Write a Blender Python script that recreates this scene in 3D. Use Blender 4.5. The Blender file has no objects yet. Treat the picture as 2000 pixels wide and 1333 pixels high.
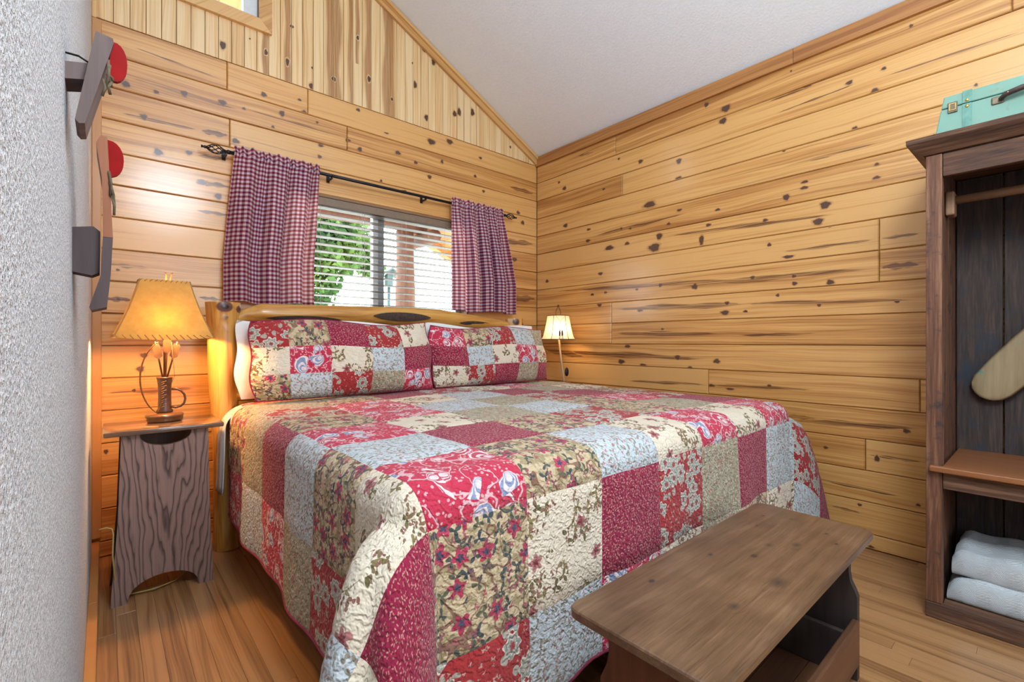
import bpy, bmesh, math, random
from mathutils import Vector, Matrix
from math import sin, cos, pi, sqrt, atan2, radians

# ------------------------------------------------------------------ camera, world, lights, exposure
scene = bpy.context.scene
COL = scene.collection
cam_d = bpy.data.cameras.new('camera')
cam_d.sensor_width = 36.0
cam_d.lens = 16.515
cam_d.clip_start = 0.01
cam = bpy.data.objects.new('camera', cam_d)
COL.objects.link(cam)
cam.location = (0, 0, 1.0)
cam.rotation_euler = (radians(90), 0, radians(-40.92))
scene.camera = cam

world = bpy.data.worlds.new('sky')
scene.world = world
world.use_nodes = True
wb = world.node_tree.nodes['Background']
wb.inputs[0].default_value = (0.86, 0.93, 1.0, 1)
wb.inputs[1].default_value = 9.0

def area(name, loc, rot, sx, sy, watts, color):
    d = bpy.data.lights.new(name, 'AREA')
    d.shape = 'RECTANGLE'; d.size = sx; d.size_y = sy; d.energy = watts; d.color = color
    o = bpy.data.objects.new(name, d); COL.objects.link(o)
    o.location = loc; o.rotation_euler = rot
    return o
# added area fill behind the camera, out of view; stands in for daylight
area('rear_fill_light', (1.35, -2.52, 1.55), (radians(90), 0, 0), 2.0, 1.5, 26, (0.80, 0.91, 1.0))
# added overhead fill point, out of view, to lift ceiling and walls; no fixture
d_ = bpy.data.lights.new('overhead_fill_light', 'POINT'); d_.energy = 92; d_.color = (0.79, 0.905, 1.0); d_.shadow_soft_size = .32
o_ = bpy.data.objects.new('overhead_fill_light', d_); COL.objects.link(o_); o_.location = (.50, -.35, 2.55)

vs = scene.view_settings
vs.view_transform = 'Standard'; vs.look = 'None'; vs.gamma = 1.0; vs.use_curve_mapping = False
vs.exposure = 0.60
scene.cycles.use_denoising = True
scene.cycles.adaptive_threshold = .03
scene.cycles.max_bounces = 6
scene.cycles.diffuse_bounces = 3
scene.cycles.sample_clamp_indirect = 8.0
scene.cycles.caustics_reflective = False
scene.cycles.caustics_refractive = False

# ------------------------------------------------------------------ room constants (metres)
XL, XR, YB, YF = -0.045, 2.775, 2.879, -2.6
PITCH, Z0 = 0.151, 0.072          # course height of the wall boards, first joint
BEAM = Z0 + 16 * PITCH            # top of the horizontal boards (2.488)
def ceil_z(x): return 2.555 + 0.5 * (XR - x)
WX0, WX1, WZ0, WZ1 = 0.74, 2.06, Z0 + 7 * PITCH, Z0 + 12 * PITCH   # window opening
rng = random.Random(7)

# ------------------------------------------------------------------ object helpers
BASE = {}
def tag(o, label=None, cat=None, group=None, kind=None):
    if label: o['label'] = label
    if cat: o['category'] = cat
    if group: o['group'] = group
    if kind: o['kind'] = kind
    return o
def thing(name, label, cat, base, group=None):
    o = bpy.data.objects.new(name, None); COL.objects.link(o)
    o.location = base; o.empty_display_size = 0.05
    BASE[o.name] = Vector(base)
    return tag(o, label, cat, group)
def struct(name, base=(0, 0, 0)):
    o = bpy.data.objects.new(name, None); COL.objects.link(o)
    o.location = base; BASE[o.name] = Vector(base); o['kind'] = 'structure'
    return o

class MB:
    """collects world-space vertices and faces of one piece"""
    def __init__(s): s.v = []; s.f = []; s.uv = {}; s.at = {}; s.mi = []
    def add(s, vs, fs, uvs=None, at=None, mi=0):
        k = len(s.v); s.v += [tuple(p) for p in vs]; s.f += [tuple(i + k for i in f) for f in fs]
        s.mi += [mi] * len(fs)
        if uvs:
            for i, q in enumerate(uvs): s.uv[k + i] = q
        if at:
            for nm, vals in at.items():
                d = s.at.setdefault(nm, {})
                for i, q in enumerate(vals): d[k + i] = q
        return s
    def box(s, x0, x1, y0, y1, z0, z1, b=0.0, rot=None, about=None, mi=0):
        if b <= 0:
            vs = [(x, y, z) for x in (x0, x1) for y in (y0, y1) for z in (z0, z1)]
            fs = [(0, 1, 3, 2), (4, 6, 7, 5), (0, 4, 5, 1), (2, 3, 7, 6), (0, 2, 6, 4), (1, 5, 7, 3)]
        else:
            bm = bmesh.new(); bmesh.ops.create_cube(bm, size=1.0)
            for v in bm.verts:
                v.co = Vector((x0 + (v.co.x + .5) * (x1 - x0), y0 + (v.co.y + .5) * (y1 - y0), z0 + (v.co.z + .5) * (z1 - z0)))
            bmesh.ops.bevel(bm, geom=bm.edges[:] + bm.verts[:], offset=b, segments=2, profile=.5, affect='EDGES')
            bm.verts.index_update()
            vs = [tuple(v.co) for v in bm.verts]; fs = [tuple(v.index for v in f.verts) for f in bm.faces]; bm.free()
        if rot is not None:
            c = Vector(about if about else ((x0 + x1) / 2, (y0 + y1) / 2, (z0 + z1) / 2))
            vs = [tuple(c + rot @ (Vector(p) - c)) for p in vs]
        return s.add(vs, fs, mi=mi)
    def tube(s, pts, r, n=8, cap=True, mi=0):
        pts = [Vector(p) for p in pts]; m = len(pts)
        rs = list(r) if isinstance(r, (list, tuple)) else [r] * m
        vs = []; fs = []; up = None
        for i, p in enumerate(pts):
            t = (pts[min(i + 1, m - 1)] - pts[max(i - 1, 0)]).normalized()
            if up is None: up = Vector((0, 0, 1)) if abs(t.z) < .9 else Vector((1, 0, 0))
            a = t.cross(up)
            if a.length < 1e-5: a = t.cross(Vector((0, 1, 0)))
            a.normalize(); b = a.cross(t).normalized(); up = b
            for j in range(n):
                w = 2 * pi * j / n
                vs.append(p + a * (rs[i] * cos(w)) + b * (rs[i] * sin(w)))
        for i in range(m - 1):
            for j in range(n):
                fs.append((i * n + j, i * n + (j + 1) % n, (i + 1) * n + (j + 1) % n, (i + 1) * n + j))
        if cap: fs.append(tuple(range(n))[::-1]); fs.append(tuple((m - 1) * n + j for j in range(n)))
        return s.add(vs, fs, mi=mi)
    def lathe(s, prof, c, n=24, cap=True, mi=0):
        vs = []; fs = []
        for r, z in prof:
            for j in range(n): vs.append((c[0] + r * cos(2 * pi * j / n), c[1] + r * sin(2 * pi * j / n), c[2] + z))
        for i in range(len(prof) - 1):
            for j in range(n): fs.append((i * n + j, i * n + (j + 1) % n, (i + 1) * n + (j + 1) % n, (i + 1) * n + j))
        if cap: fs.append(tuple(range(n))[::-1]); fs.append(tuple((len(prof) - 1) * n + j for j in range(n)))
        return s.add(vs, fs, mi=mi)
    def prism(s, poly, fn, d0, d1, mi=0):
        """poly: 2-D outline; fn(a,b,d) -> xyz ; extruded from d0 to d1"""
        n = len(poly)
        vs = [fn(a, b, d0) for a, b in poly] + [fn(a, b, d1) for a, b in poly]
        fs = [tuple(range(n))[::-1], tuple(range(n, 2 * n))] + [(i, (i + 1) % n, n + (i + 1) % n, n + i) for i in range(n)]
        return s.add(vs, fs, mi=mi)
    def ball(s, c, rx, ry, rz, n=12, m=8, mi=0):
        vs = [(c[0], c[1], c[2] - rz)]; fs = []
        for i in range(1, m):
            t = -pi / 2 + pi * i / m
            for j in range(n):
                vs.append((c[0] + rx * cos(t) * cos(2 * pi * j / n), c[1] + ry * cos(t) * sin(2 * pi * j / n), c[2] + rz * sin(t)))
        vs.append((c[0], c[1], c[2] + rz))
        for j in range(n): fs.append((0, 1 + (j + 1) % n, 1 + j))
        for i in range(m - 2):
            for j in range(n): fs.append((1 + i * n + j, 1 + i * n + (j + 1) % n, 1 + (i + 1) * n + (j + 1) % n, 1 + (i + 1) * n + j))
        k = len(vs) - 1
        for j in range(n): fs.append((k, 1 + (m - 2) * n + j, 1 + (m - 2) * n + (j + 1) % n))
        return s.add(vs, fs, mi=mi)
    def grid(s, fn, us, vs_, uvfn=None, mi=0):
        nu, nv = len(us), len(vs_)
        P = [fn(u, v) for u in us for v in vs_]
        F = [(i * nv + j, (i + 1) * nv + j, (i + 1) * nv + j + 1, i * nv + j + 1) for i in range(nu - 1) for j in range(nv - 1)]
        U = [(uvfn(u, v) if uvfn else (u, v)) for u in us for v in vs_]
        return s.add(P, F, U, mi=mi)

def obj(name, mb, mats, parent=None, smooth=False, fix=True, base=None, auto=None):
    me = bpy.data.meshes.new(name)
    b = BASE[parent.name] if parent is not None else Vector(base if base else (0, 0, 0))
    me.from_pydata([tuple(Vector(p) - b) for p in mb.v], [], mb.f)
    if not isinstance(mats, (list, tuple)): mats = [mats]
    for m in mats: me.materials.append(m)
    if len(mats) > 1: me.polygons.foreach_set('material_index', mb.mi)
    if mb.uv:
        uvl = me.uv_layers.new(name='UVMap')
        flat = []
        for l in me.loops: flat += mb.uv.get(l.vertex_index, (0, 0))
        uvl.data.foreach_set('uv', flat)
    for nm, d in mb.at.items():
        a = me.attributes.new(nm, 'FLOAT', 'POINT')
        a.data.foreach_set('value', [d.get(i, 0.0) for i in range(len(mb.v))])
    if fix:
        bm = bmesh.new(); bm.from_mesh(me); bmesh.ops.recalc_face_normals(bm, faces=bm.faces[:]); bm.to_mesh(me); bm.free()
    if smooth: me.polygons.foreach_set('use_smooth', [True] * len(me.polygons))
    if smooth and auto:
        me.set_sharp_from_angle(angle=radians(auto))
    me.update()
    o = bpy.data.objects.new(name, me); COL.objects.link(o)
    if parent is not None: o.parent = parent
    else: o.location = b
    BASE[o.name] = b
    return o

# ------------------------------------------------------------------ material helpers
class G:
    def __init__(s, name):
        s.m = bpy.data.materials.new(name); s.m.use_nodes = True
        s.t = s.m.node_tree; s.t.nodes.clear()
        s.out = s.t.nodes.new('ShaderNodeOutputMaterial')
        s.p = s.t.nodes.new('ShaderNodeBsdfPrincipled')
        s.t.links.new(s.p.outputs[0], s.out.inputs[0])
    def set(s, sock, val):
        if isinstance(val, bpy.types.NodeSocket): s.t.links.new(val, sock)
        elif isinstance(val, (tuple, list)):
            sock.default_value = (*val, 1) if (len(val) == 3 and sock.type == 'RGBA') else val
        else: sock.default_value = val
    def n(s, t, **kw):
        nd = s.t.nodes.new('ShaderNode' + t)
        for k, v in kw.items(): setattr(nd, k, v)
        return nd
    def math(s, op, a, b=0.0, c=None, clamp=False):
        nd = s.n('Math', operation=op, use_clamp=clamp)
        s.set(nd.inputs[0], a); s.set(nd.inputs[1], b)
        if c is not None: s.set(nd.inputs[2], c)
        return nd.outputs[0]
    def vmath(s, op, a, b=(0, 0, 0)):
        nd = s.n('VectorMath', operation=op)
        s.set(nd.inputs[0], a)
        if op == 'SCALE': s.set(nd.inputs['Scale'], b)
        else: s.set(nd.inputs[1], b)
        return nd.outputs['Value'] if op in ('LENGTH', 'DOT_PRODUCT') else nd.outputs[0]
    def mix(s, f, a, b):
        nd = s.n('Mix', data_type='RGBA'); s.set(nd.inputs[0], f); s.set(nd.inputs[6], a); s.set(nd.inputs[7], b)
        return nd.outputs[2]
    def ramp(s, f, stops, interp='LINEAR'):
        nd = s.n('ValToRGB'); cr = nd.color_ramp; cr.interpolation = interp
        while len(cr.elements) > 1: cr.elements.remove(cr.elements[-1])
        cr.elements[0].position = stops[0][0]; c = stops[0][1]
        cr.elements[0].color = (*c, 1) if isinstance(c, tuple) else (c, c, c, 1)
        for p, c in stops[1:]:
            e = cr.elements.new(p); e.color = (*c, 1) if isinstance(c, tuple) else (c, c, c, 1)
        s.set(nd.inputs[0], f); return nd.outputs[0]
    def step(s, f, lo, hi):      # 1 below lo, 0 above hi
        nd = s.n('MapRange'); nd.clamp = True
        s.set(nd.inputs[0], f); nd.inputs[1].default_value = lo; nd.inputs[2].default_value = hi
        nd.inputs[3].default_value = 1; nd.inputs[4].default_value = 0
        return nd.outputs[0]
    def noise(s, vec, scale, detail=3, rough=.55, dist=0, dim='3D'):
        nd = s.n('TexNoise', noise_dimensions=dim); s.set(nd.inputs['Vector'], vec)
        nd.inputs['Scale'].default_value = scale; nd.inputs['Detail'].default_value = detail
        nd.inputs['Roughness'].default_value = rough; nd.inputs['Distortion'].default_value = dist
        return nd.outputs['Fac']
    def noisec(s, vec, scale, detail=2):
        nd = s.n('TexNoise'); s.set(nd.inputs['Vector'], vec); nd.inputs['Scale'].default_value = scale
        nd.inputs['Detail'].default_value = detail; return nd.outputs['Color']
    def mapv(s, vec, scale=(1, 1, 1), loc=(0, 0, 0)):
        return s.vmath('ADD', s.vmath('MULTIPLY', vec, scale), loc)
    def objrand(s): return s.n('ObjectInfo').outputs['Random']
    def coord(s, kind='Object'): return s.n('TexCoord').outputs[kind]
    def sep(s, vec):
        nd = s.n('SeparateXYZ'); s.set(nd.inputs[0], vec); return nd.outputs
    def comb(s, x, y, z=0.0):
        nd = s.n('CombineXYZ'); s.set(nd.inputs[0], x); s.set(nd.inputs[1], y); s.set(nd.inputs[2], z); return nd.outputs[0]
    def attr(s, nm): return s.n('Attribute', attribute_name=nm).outputs['Fac']
    def bump(s, h, strength=.3, dist=.002):
        nd = s.n('Bump'); nd.inputs['Strength'].default_value = strength; nd.inputs['Distance'].default_value = dist
        s.set(nd.inputs['Height'], h); s.set(s.p.inputs['Normal'], nd.outputs[0]); return nd
    def fin(s, color=None, rough=.5, spec=.5, metal=0, coat=0, coatr=.1, sheen=0):
        if color is not None: s.set(s.p.inputs['Base Color'], color)
        s.set(s.p.inputs['Roughness'], rough); s.p.inputs['Specular IOR Level'].default_value = spec
        s.p.inputs['Metallic'].default_value = metal; s.p.inputs['Coat Weight'].default_value = coat
        s.p.inputs['Coat Roughness'].default_value = coatr; s.p.inputs['Sheen Weight'].default_value = sheen
        return s.m

def plain(name, col, rough=.5, metal=0, spec=.5, var=0.15, sc=40, coat=0):
    g = G(name); f = g.noise(g.coord(), sc, 3)
    c2 = tuple(max(0, c * (1 - var)) for c in col); c1 = tuple(min(1, c * (1 + var)) for c in col)
    return g.fin(g.ramp(f, [(.3, c2), (.7, c1)]), rough, spec, metal, coat)

def board_mat(name, light, mid, dark, rough=.38, coat=.6, knots=True, grain=1.0, rv=.55, fill=.22):
    """boards: u along the board, v across (UV, metres); attributes kn / st mark knots and resin streaks"""
    g = G(name)
    rnd = g.objrand()
    uv = g.vmath('ADD', g.coord('UV'), g.comb(g.math('MULTIPLY', rnd, 37.0), g.math('MULTIPLY', rnd, 11.0), g.math('MULTIPLY', rnd, 5.0)))
    wob = g.noise(g.mapv(uv, (1.6, 7, 1)), 1.0, 2)
    uvw = g.vmath('ADD', uv, g.comb(0.0, g.math('MULTIPLY', g.math('SUBTRACT', wob, .5), .05)))
    fine = g.noise(g.mapv(uvw, (1.5, 120, 1)), 1.0, 3, .6)
    band = g.noise(g.mapv(uvw, (.9, 34, 1)), 1.0, 2, .5)
    broad = g.noise(g.mapv(uvw, (.7, 7, 1)), 1.0, 2, .5)
    crack = g.noise(g.mapv(uvw, (.55, 46, 1), (3, 7, 0)), 1.0, 2, .5)
    v = g.math('ADD', g.math('MULTIPLY', fine, .48), g.math('ADD', g.math('MULTIPLY', band, .42), g.math('MULTIPLY', broad, .22)))
    v = g.math('ADD', v, g.math('MULTIPLY', g.math('SUBTRACT', rnd, .5), rv * .35))
    c = g.ramp(v, [(.39, dark), (.50, mid), (.61, light)])
    c = g.mix(g.math('MULTIPLY', g.step(crack, .75, .66), .45), c, tuple(q * .42 for q in dark))
    if knots:
        st = g.attr('st'); kn = g.attr('kn')
        sn = g.noise(g.mapv(uvw, (2.2, 240, 1)), 1.0, 3, .7)
        smask = g.math('MULTIPLY', st, g.math('ADD', fill, g.math('MULTIPLY', g.step(g.math('ADD', sn, g.math('MULTIPLY', g.math('SUBTRACT', st, .5), .12)), .60, .47), .92 - fill)))
        c = g.mix(smask, c, tuple(x * y for x, y in zip(dark, (.28, .19, .15) if fill < .4 else (.62, .50, .42))))
        kr = g.math('ADD', kn, g.math('MULTIPLY', g.math('SUBTRACT', g.noise(uv, 90, 2), .5), .25))
        halo = g.step(kr, .55, .05)
        c = g.mix(g.math('MULTIPLY', halo, .55), c, (dark[0] * .62, dark[1] * .48, dark[2] * .4))
        core = g.step(kr, .52, .36)
        ring = g.math('ADD', .5, g.math('MULTIPLY', g.math('SINE', g.math('MULTIPLY', kr, 42.0)), .5))
        c = g.mix(core, c, g.mix(ring, (.055, .022, .012), (.125, .055, .028)))
    g.bump(g.math('ADD', fine, g.math('MULTIPLY', band, .8)), .12 * grain, .0015)
    return g.fin(c, rough, .45, 0, coat, .17)

def wood_obj(name, axis, stops, rough=.5, fine=90, long=2.0, coat=0, bump=.25, wear=None, spec=.4):
    """furniture wood on object coordinates, grain along axis"""
    g = G(name); P = g.vmath('ADD', g.coord(), g.vmath('MULTIPLY', (1, 1, 1), g.comb(g.math('MULTIPLY', g.objrand(), 3.0), g.math('MULTIPLY', g.objrand(), 7.0), g.math('MULTIPLY', g.objrand(), 5.0))))
    sc = [fine * .35] * 3; sc['XYZ'.index(axis)] = long
    w = g.noise(g.mapv(P, tuple(x * .18 for x in sc)), 1.0, 2)
    P2 = g.vmath('ADD', g.mapv(P, tuple(sc)), g.comb(g.math('MULTIPLY', w, 3.0), g.math('MULTIPLY', w, 3.0), g.math('MULTIPLY', w, 3.0)))
    a = g.noise(P2, 1.0, 4, .65); b = g.noise(g.mapv(P2, (.3, .3, .3)), 1.0, 2)
    v = g.math('ADD', g.math('MULTIPLY', a, .6), g.math('MULTIPLY', b, .4))
    c = g.ramp(v, stops)
    if wear:
        wn = g.noise(P, wear[0], 4, .7); c = g.mix(g.math('SUBTRACT', 1.0, g.step(wn, wear[1], wear[1] + .12)), c, wear[2])
    g.bump(a, bump, .002)
    return g.fin(c, rough, spec, 0, coat, .15)
# ------------------------------------------------------------------ materials of the room
M = {}
M['pine'] = board_mat('pine_boards', (.73, .395, .130), (.61, .290, .078), (.40, .160, .036))
M['pine_gable'] = board_mat('pale_pine_boards', (.83, .60, .33), (.75, .48, .22), (.58, .32, .12), rough=.4, coat=.25, rv=.35, fill=.6)
M['trim'] = board_mat('orange_trim', (.50, .22, .06), (.42, .17, .042), (.30, .105, .025), knots=False, rough=.4)
M['trim_pale'] = board_mat('honey_trim', (.72, .42, .16), (.62, .33, .11), (.48, .22, .06), knots=False, rough=.4)
M['floor'] = board_mat('oak_floor', (.42, .22, .092), (.32, .155, .060), (.20, .090, .035), knots=False, rough=.32, coat=.3, rv=.45)

def plaster(name, c1, c2, s1, bs, bd, rough=.9):
    g = G(name); P = g.coord()
    a = g.noise(P, s1, 3, .6); b = g.noise(P, s1 * .25, 2)
    g.bump(a, bs, bd)
    return g.fin(g.ramp(g.math('ADD', g.math('MULTIPLY', a, .75), g.math('MULTIPLY', b, .25)), [(.32, c1), (.62, c2)]), rough, .2)
M['plaster'] = plaster('grey_plaster', (.38, .395, .415), (.88, .895, .92), 200, 1.0, .006)
M['ceiling'] = plaster('white_ceiling', (.82, .855, .90), (.88, .905, .94), 90, .35, .004)
M['white_vinyl'] = plain('white_vinyl', (.72, .73, .74), .4, var=.04)
M['grey_vinyl'] = plain('grey_vinyl', (.30, .32, .34), .4, var=.05)
M['reveal'] = wood_obj('reveal_wood', 'X', [(.3, (.20, .105, .05)), (.7, (.31, .17, .085))], .55)
g = G('window_glass')
tr = g.n('BsdfTransparent'); gl = g.n('BsdfGlossy'); gl.inputs['Roughness'].default_value = .02
mx = g.n('MixShader'); lw = g.n('LayerWeight'); lw.inputs[0].default_value = .25
g.t.links.new(g.math('MULTIPLY', lw.outputs['Fresnel'], .6), mx.inputs[0])
g.t.links.new(tr.outputs[0], mx.inputs[1]); g.t.links.new(gl.outputs[0], mx.inputs[2]); g.t.links.new(mx.outputs[0], g.out.inputs[0])
M['glass'] = g.m

# ------------------------------------------------------------------ the boarded walls
KR=[(1.389,2.443,0.015,0.015),(1.27,2.376,0.03,0.022),(1.288,2.308,0.025,0.019),(2.035,2.302,0.011,0.008),(1.855,2.231,0.02,0.014),(1.571,2.151,0.02,0.019),(1.573,2.04,0.023,0.016),(2.62,2.283,0.014,0.01),(2.56,2.22,0.022,0.016),(2.17,2.118,0.015,0.009),(0.638,2.038,0.011,0.014),(0.956,2.028,0.01,0.007),(1.785,1.92,0.051,0.023),(0.553,1.842,0.009,0.008),(0.856,1.835,0.019,0.008),(0.859,1.805,0.021,0.009),(0.553,1.778,0.017,0.008),(0.944,1.775,0.018,0.018),(0.763,1.694,0.026,0.021),(0.795,1.615,0.026,0.019),(0.743,1.581,0.009,0.007),(1.319,1.787,0.017,0.008),(1.567,1.837,0.02,0.008),(1.643,1.763,0.015,0.01),(2.549,1.92,0.026,0.016),(2.312,1.847,0.02,0.009),(2.318,1.762,0.024,0.012),(2.013,1.799,0.01,0.008),(1.938,1.787,0.011,0.008),(1.376,1.706,0.018,0.01),(1.051,1.672,0.013,0.009),(1.711,1.694,0.024,0.024),(1.749,1.625,0.047,0.03),(1.42,1.618,0.016,0.038),(2.118,1.678,0.041,0.018),(1.964,1.686,0.021,0.012),(1.03,1.532,0.012,0.011),(2.199,1.499,0.023,0.012),(2.755,1.496,0.019,0.014),(0.934,1.453,0.03,0.009),(1.119,1.36,0.013,0.009),(0.907,1.346,0.012,0.008),(0.904,1.306,0.014,0.011),(0.741,1.297,0.019,0.015),(1.464,1.34,0.018,0.018),(1.702,1.37,0.015,0.011),(1.885,1.356,0.013,0.008),(2.276,1.35,0.016,0.009),(2.153,1.356,0.015,0.009),(1.264,1.223,0.014,0.01),(1.276,1.168,0.027,0.015),(1.158,1.17,0.014,0.007),(0.987,1.25,0.01,0.009),(0.79,1.184,0.01,0.008),(1.86,1.209,0.02,0.008),(2.208,1.269,0.023,0.015),(1.961,0.964,0.024,0.014),(2.013,0.853,0.031,0.017),(1.581,0.895,0.02,0.013),(1.325,0.879,0.023,0.015),(1.836,0.838,0.029,0.008),(1.495,0.835,0.016,0.007),(0.476,1.182,0.011,0.006),(1.688,1.079,0.012,0.007),(0.442,0.587,0.012,0.009),(0.761,0.457,0.011,0.008),(0.551,0.441,0.011,0.017),(0.619,0.203,0.01,0.007),(0.401,0.259,0.009,0.006),(0.573,0.014,0.013,0.006),(1.03,0.752,0.012,0.007),(1.357,0.731,0.019,0.008),(1.246,0.718,0.027,0.007),(0.426,2.436,0.008,0.008),(0.921,2.445,0.005,0.006),(0.661,2.275,0.016,0.011),(0.525,2.285,0.011,0.008),(0.559,2.193,0.017,0.014),(0.638,2.039,0.012,0.014),(0.215,2.08,0.006,0.007),(0.552,1.841,0.01,0.008),(0.956,2.029,0.01,0.006),(0.349,1.911,0.005,0.006),(0.843,2.335,0.024,0.01)]
SR=[(1.68,1.689,0.7,1.636,0.01),(0.98,1.482,0.39,1.485,0.007),(1.59,1.351,0.39,1.347,0.013),(2.09,1.232,1.09,1.209,0.016),(1.2,1.216,0.39,1.186,0.009),(2.69,1.406,1.09,1.353,0.012),(2.08,1.054,1.3,1.042,0.013),(1.2,1.032,0.79,1.039,0.007),(2.58,0.913,1.39,0.89,0.017),(2.81,0.934,2.34,0.878,0.019),(2.3,1.786,1.51,1.808,0.01),(2.42,2.435,2.26,2.417,0.008),(0.93,0.577,0.38,0.604,0.012),(0.82,0.29,0.45,0.282,0.007),(0.74,0.167,0.61,0.162,0.006),(0.59,0.453,0.38,0.456,0.006),(1.97,0.72,0.8,0.747,0.008),(0.95,0.599,0.8,0.597,0.009),(1.0,2.245,0.63,2.259,0.004),(0.53,2.248,0.08,2.241,0.004),(1.04,2.33,0.82,2.326,0.005),(0.97,1.943,0.54,1.943,0.006)]
KB=[(0.076,2.217,0.018,0.016),(0.19,2.22,0.012,0.01),(0.303,2.251,0.016,0.013),(0.47,2.26,0.017,0.015),(0.57,2.262,0.01,0.007),(0.668,2.372,0.016,0.014),(0.882,2.339,0.018,0.015),(0.857,2.406,0.012,0.007),(0.762,2.296,0.015,0.019),(0.715,2.206,0.009,0.008),(0.957,2.305,0.008,0.008),(0.978,2.173,0.018,0.011),(0.97,2.104,0.013,0.013),(0.531,2.074,0.02,0.015),(0.198,1.927,0.02,0.019),(0.323,1.957,0.016,0.012),(0.142,2.083,0.014,0.013),(1.137,2.248,0.011,0.011),(1.209,2.46,0.014,0.011),(1.741,2.407,0.035,0.022),(1.894,2.45,0.029,0.02),(1.401,2.369,0.018,0.005),(2.174,2.403,0.017,0.01),(1.144,2.251,0.016,0.011),(1.22,2.214,0.015,0.016),(1.483,2.261,0.022,0.013),(1.617,2.229,0.016,0.012),(1.829,2.286,0.013,0.015),(0.971,2.104,0.013,0.011),(1.726,2.155,0.018,0.015),(1.363,2.045,0.01,0.011),(1.531,2.013,0.024,0.01),(2.124,2.252,0.014,0.011),(2.204,2.154,0.014,0.011),(2.561,2.052,0.02,0.017),(2.611,1.979,0.02,0.018),(1.829,2.288,0.012,0.015),(2.522,1.665,0.027,0.018),(2.441,1.551,0.015,0.02),(2.445,1.267,0.019,0.018),(0.378,1.819,0.022,0.012),(0.451,1.761,0.018,0.019),(2.389,1.843,0.018,0.014),(0.143,0.93,0.016,0.013),(0.129,0.865,0.017,0.016),(0.046,1.334,0.008,0.006),(0.048,1.196,0.01,0.006),(0.105,0.763,0.009,0.007),(0.004,0.487,0.009,0.012)]
SB=[(0.37,2.085,0.5,2.093,0.013),(0.05,2.074,0.37,2.085,0.008),(0.07,2.252,0.55,2.248,0.008),(0.35,1.954,0.5,1.966,0.008),(0.57,2.263,1.14,2.263,0.005),(0.09,2.406,0.49,2.379,0.004),(2.36,1.796,2.75,1.821,0.02),(2.42,1.345,2.77,1.359,0.023),(2.46,2.244,2.75,2.246,0.015),(0.35,1.816,0.51,1.823,0.011),(0.35,1.67,0.51,1.67,0.008),(-0.01,1.357,0.17,1.354,0.007),(-0.01,1.196,0.1,1.196,0.01),(-0.01,0.761,0.36,0.758,0.01),(0.36,1.224,0.47,1.217,0.008)]
KG=[(0.922,2.51,0.013,0.025),(0.929,2.617,0.006,0.008),(1.056,2.6,0.011,0.015),(1.206,2.915,0.01,0.016),(1.282,2.682,0.014,0.023),(1.44,2.606,0.009,0.013),(1.612,2.764,0.015,0.028),(1.687,3.034,0.02,0.018),(1.759,2.976,0.018,0.025),(1.702,2.565,0.018,0.025),(1.939,2.667,0.02,0.024),(1.977,2.693,0.02,0.032),(2.098,2.729,0.021,0.032),(2.477,2.569,0.01,0.012),(1.593,2.905,0.006,0.008),(0.471,2.565,0.017,0.024),(0.599,2.653,0.005,0.005),(0.679,2.611,0.011,0.018),(0.791,2.601,0.011,0.025),(0.922,2.508,0.013,0.023),(0.815,2.815,0.008,0.009),(0.928,2.619,0.006,0.008)]
SG=[(1.052,2.48,3.38,0.047),(1.167,2.47,3.44,0.026),(1.204,2.75,3.45,0.016),(1.283,2.48,3.49,0.036),(1.424,2.48,3.48,0.038),(0.794,2.47,3.17,0.023),(0.677,2.48,3.0,0.021)]

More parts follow.
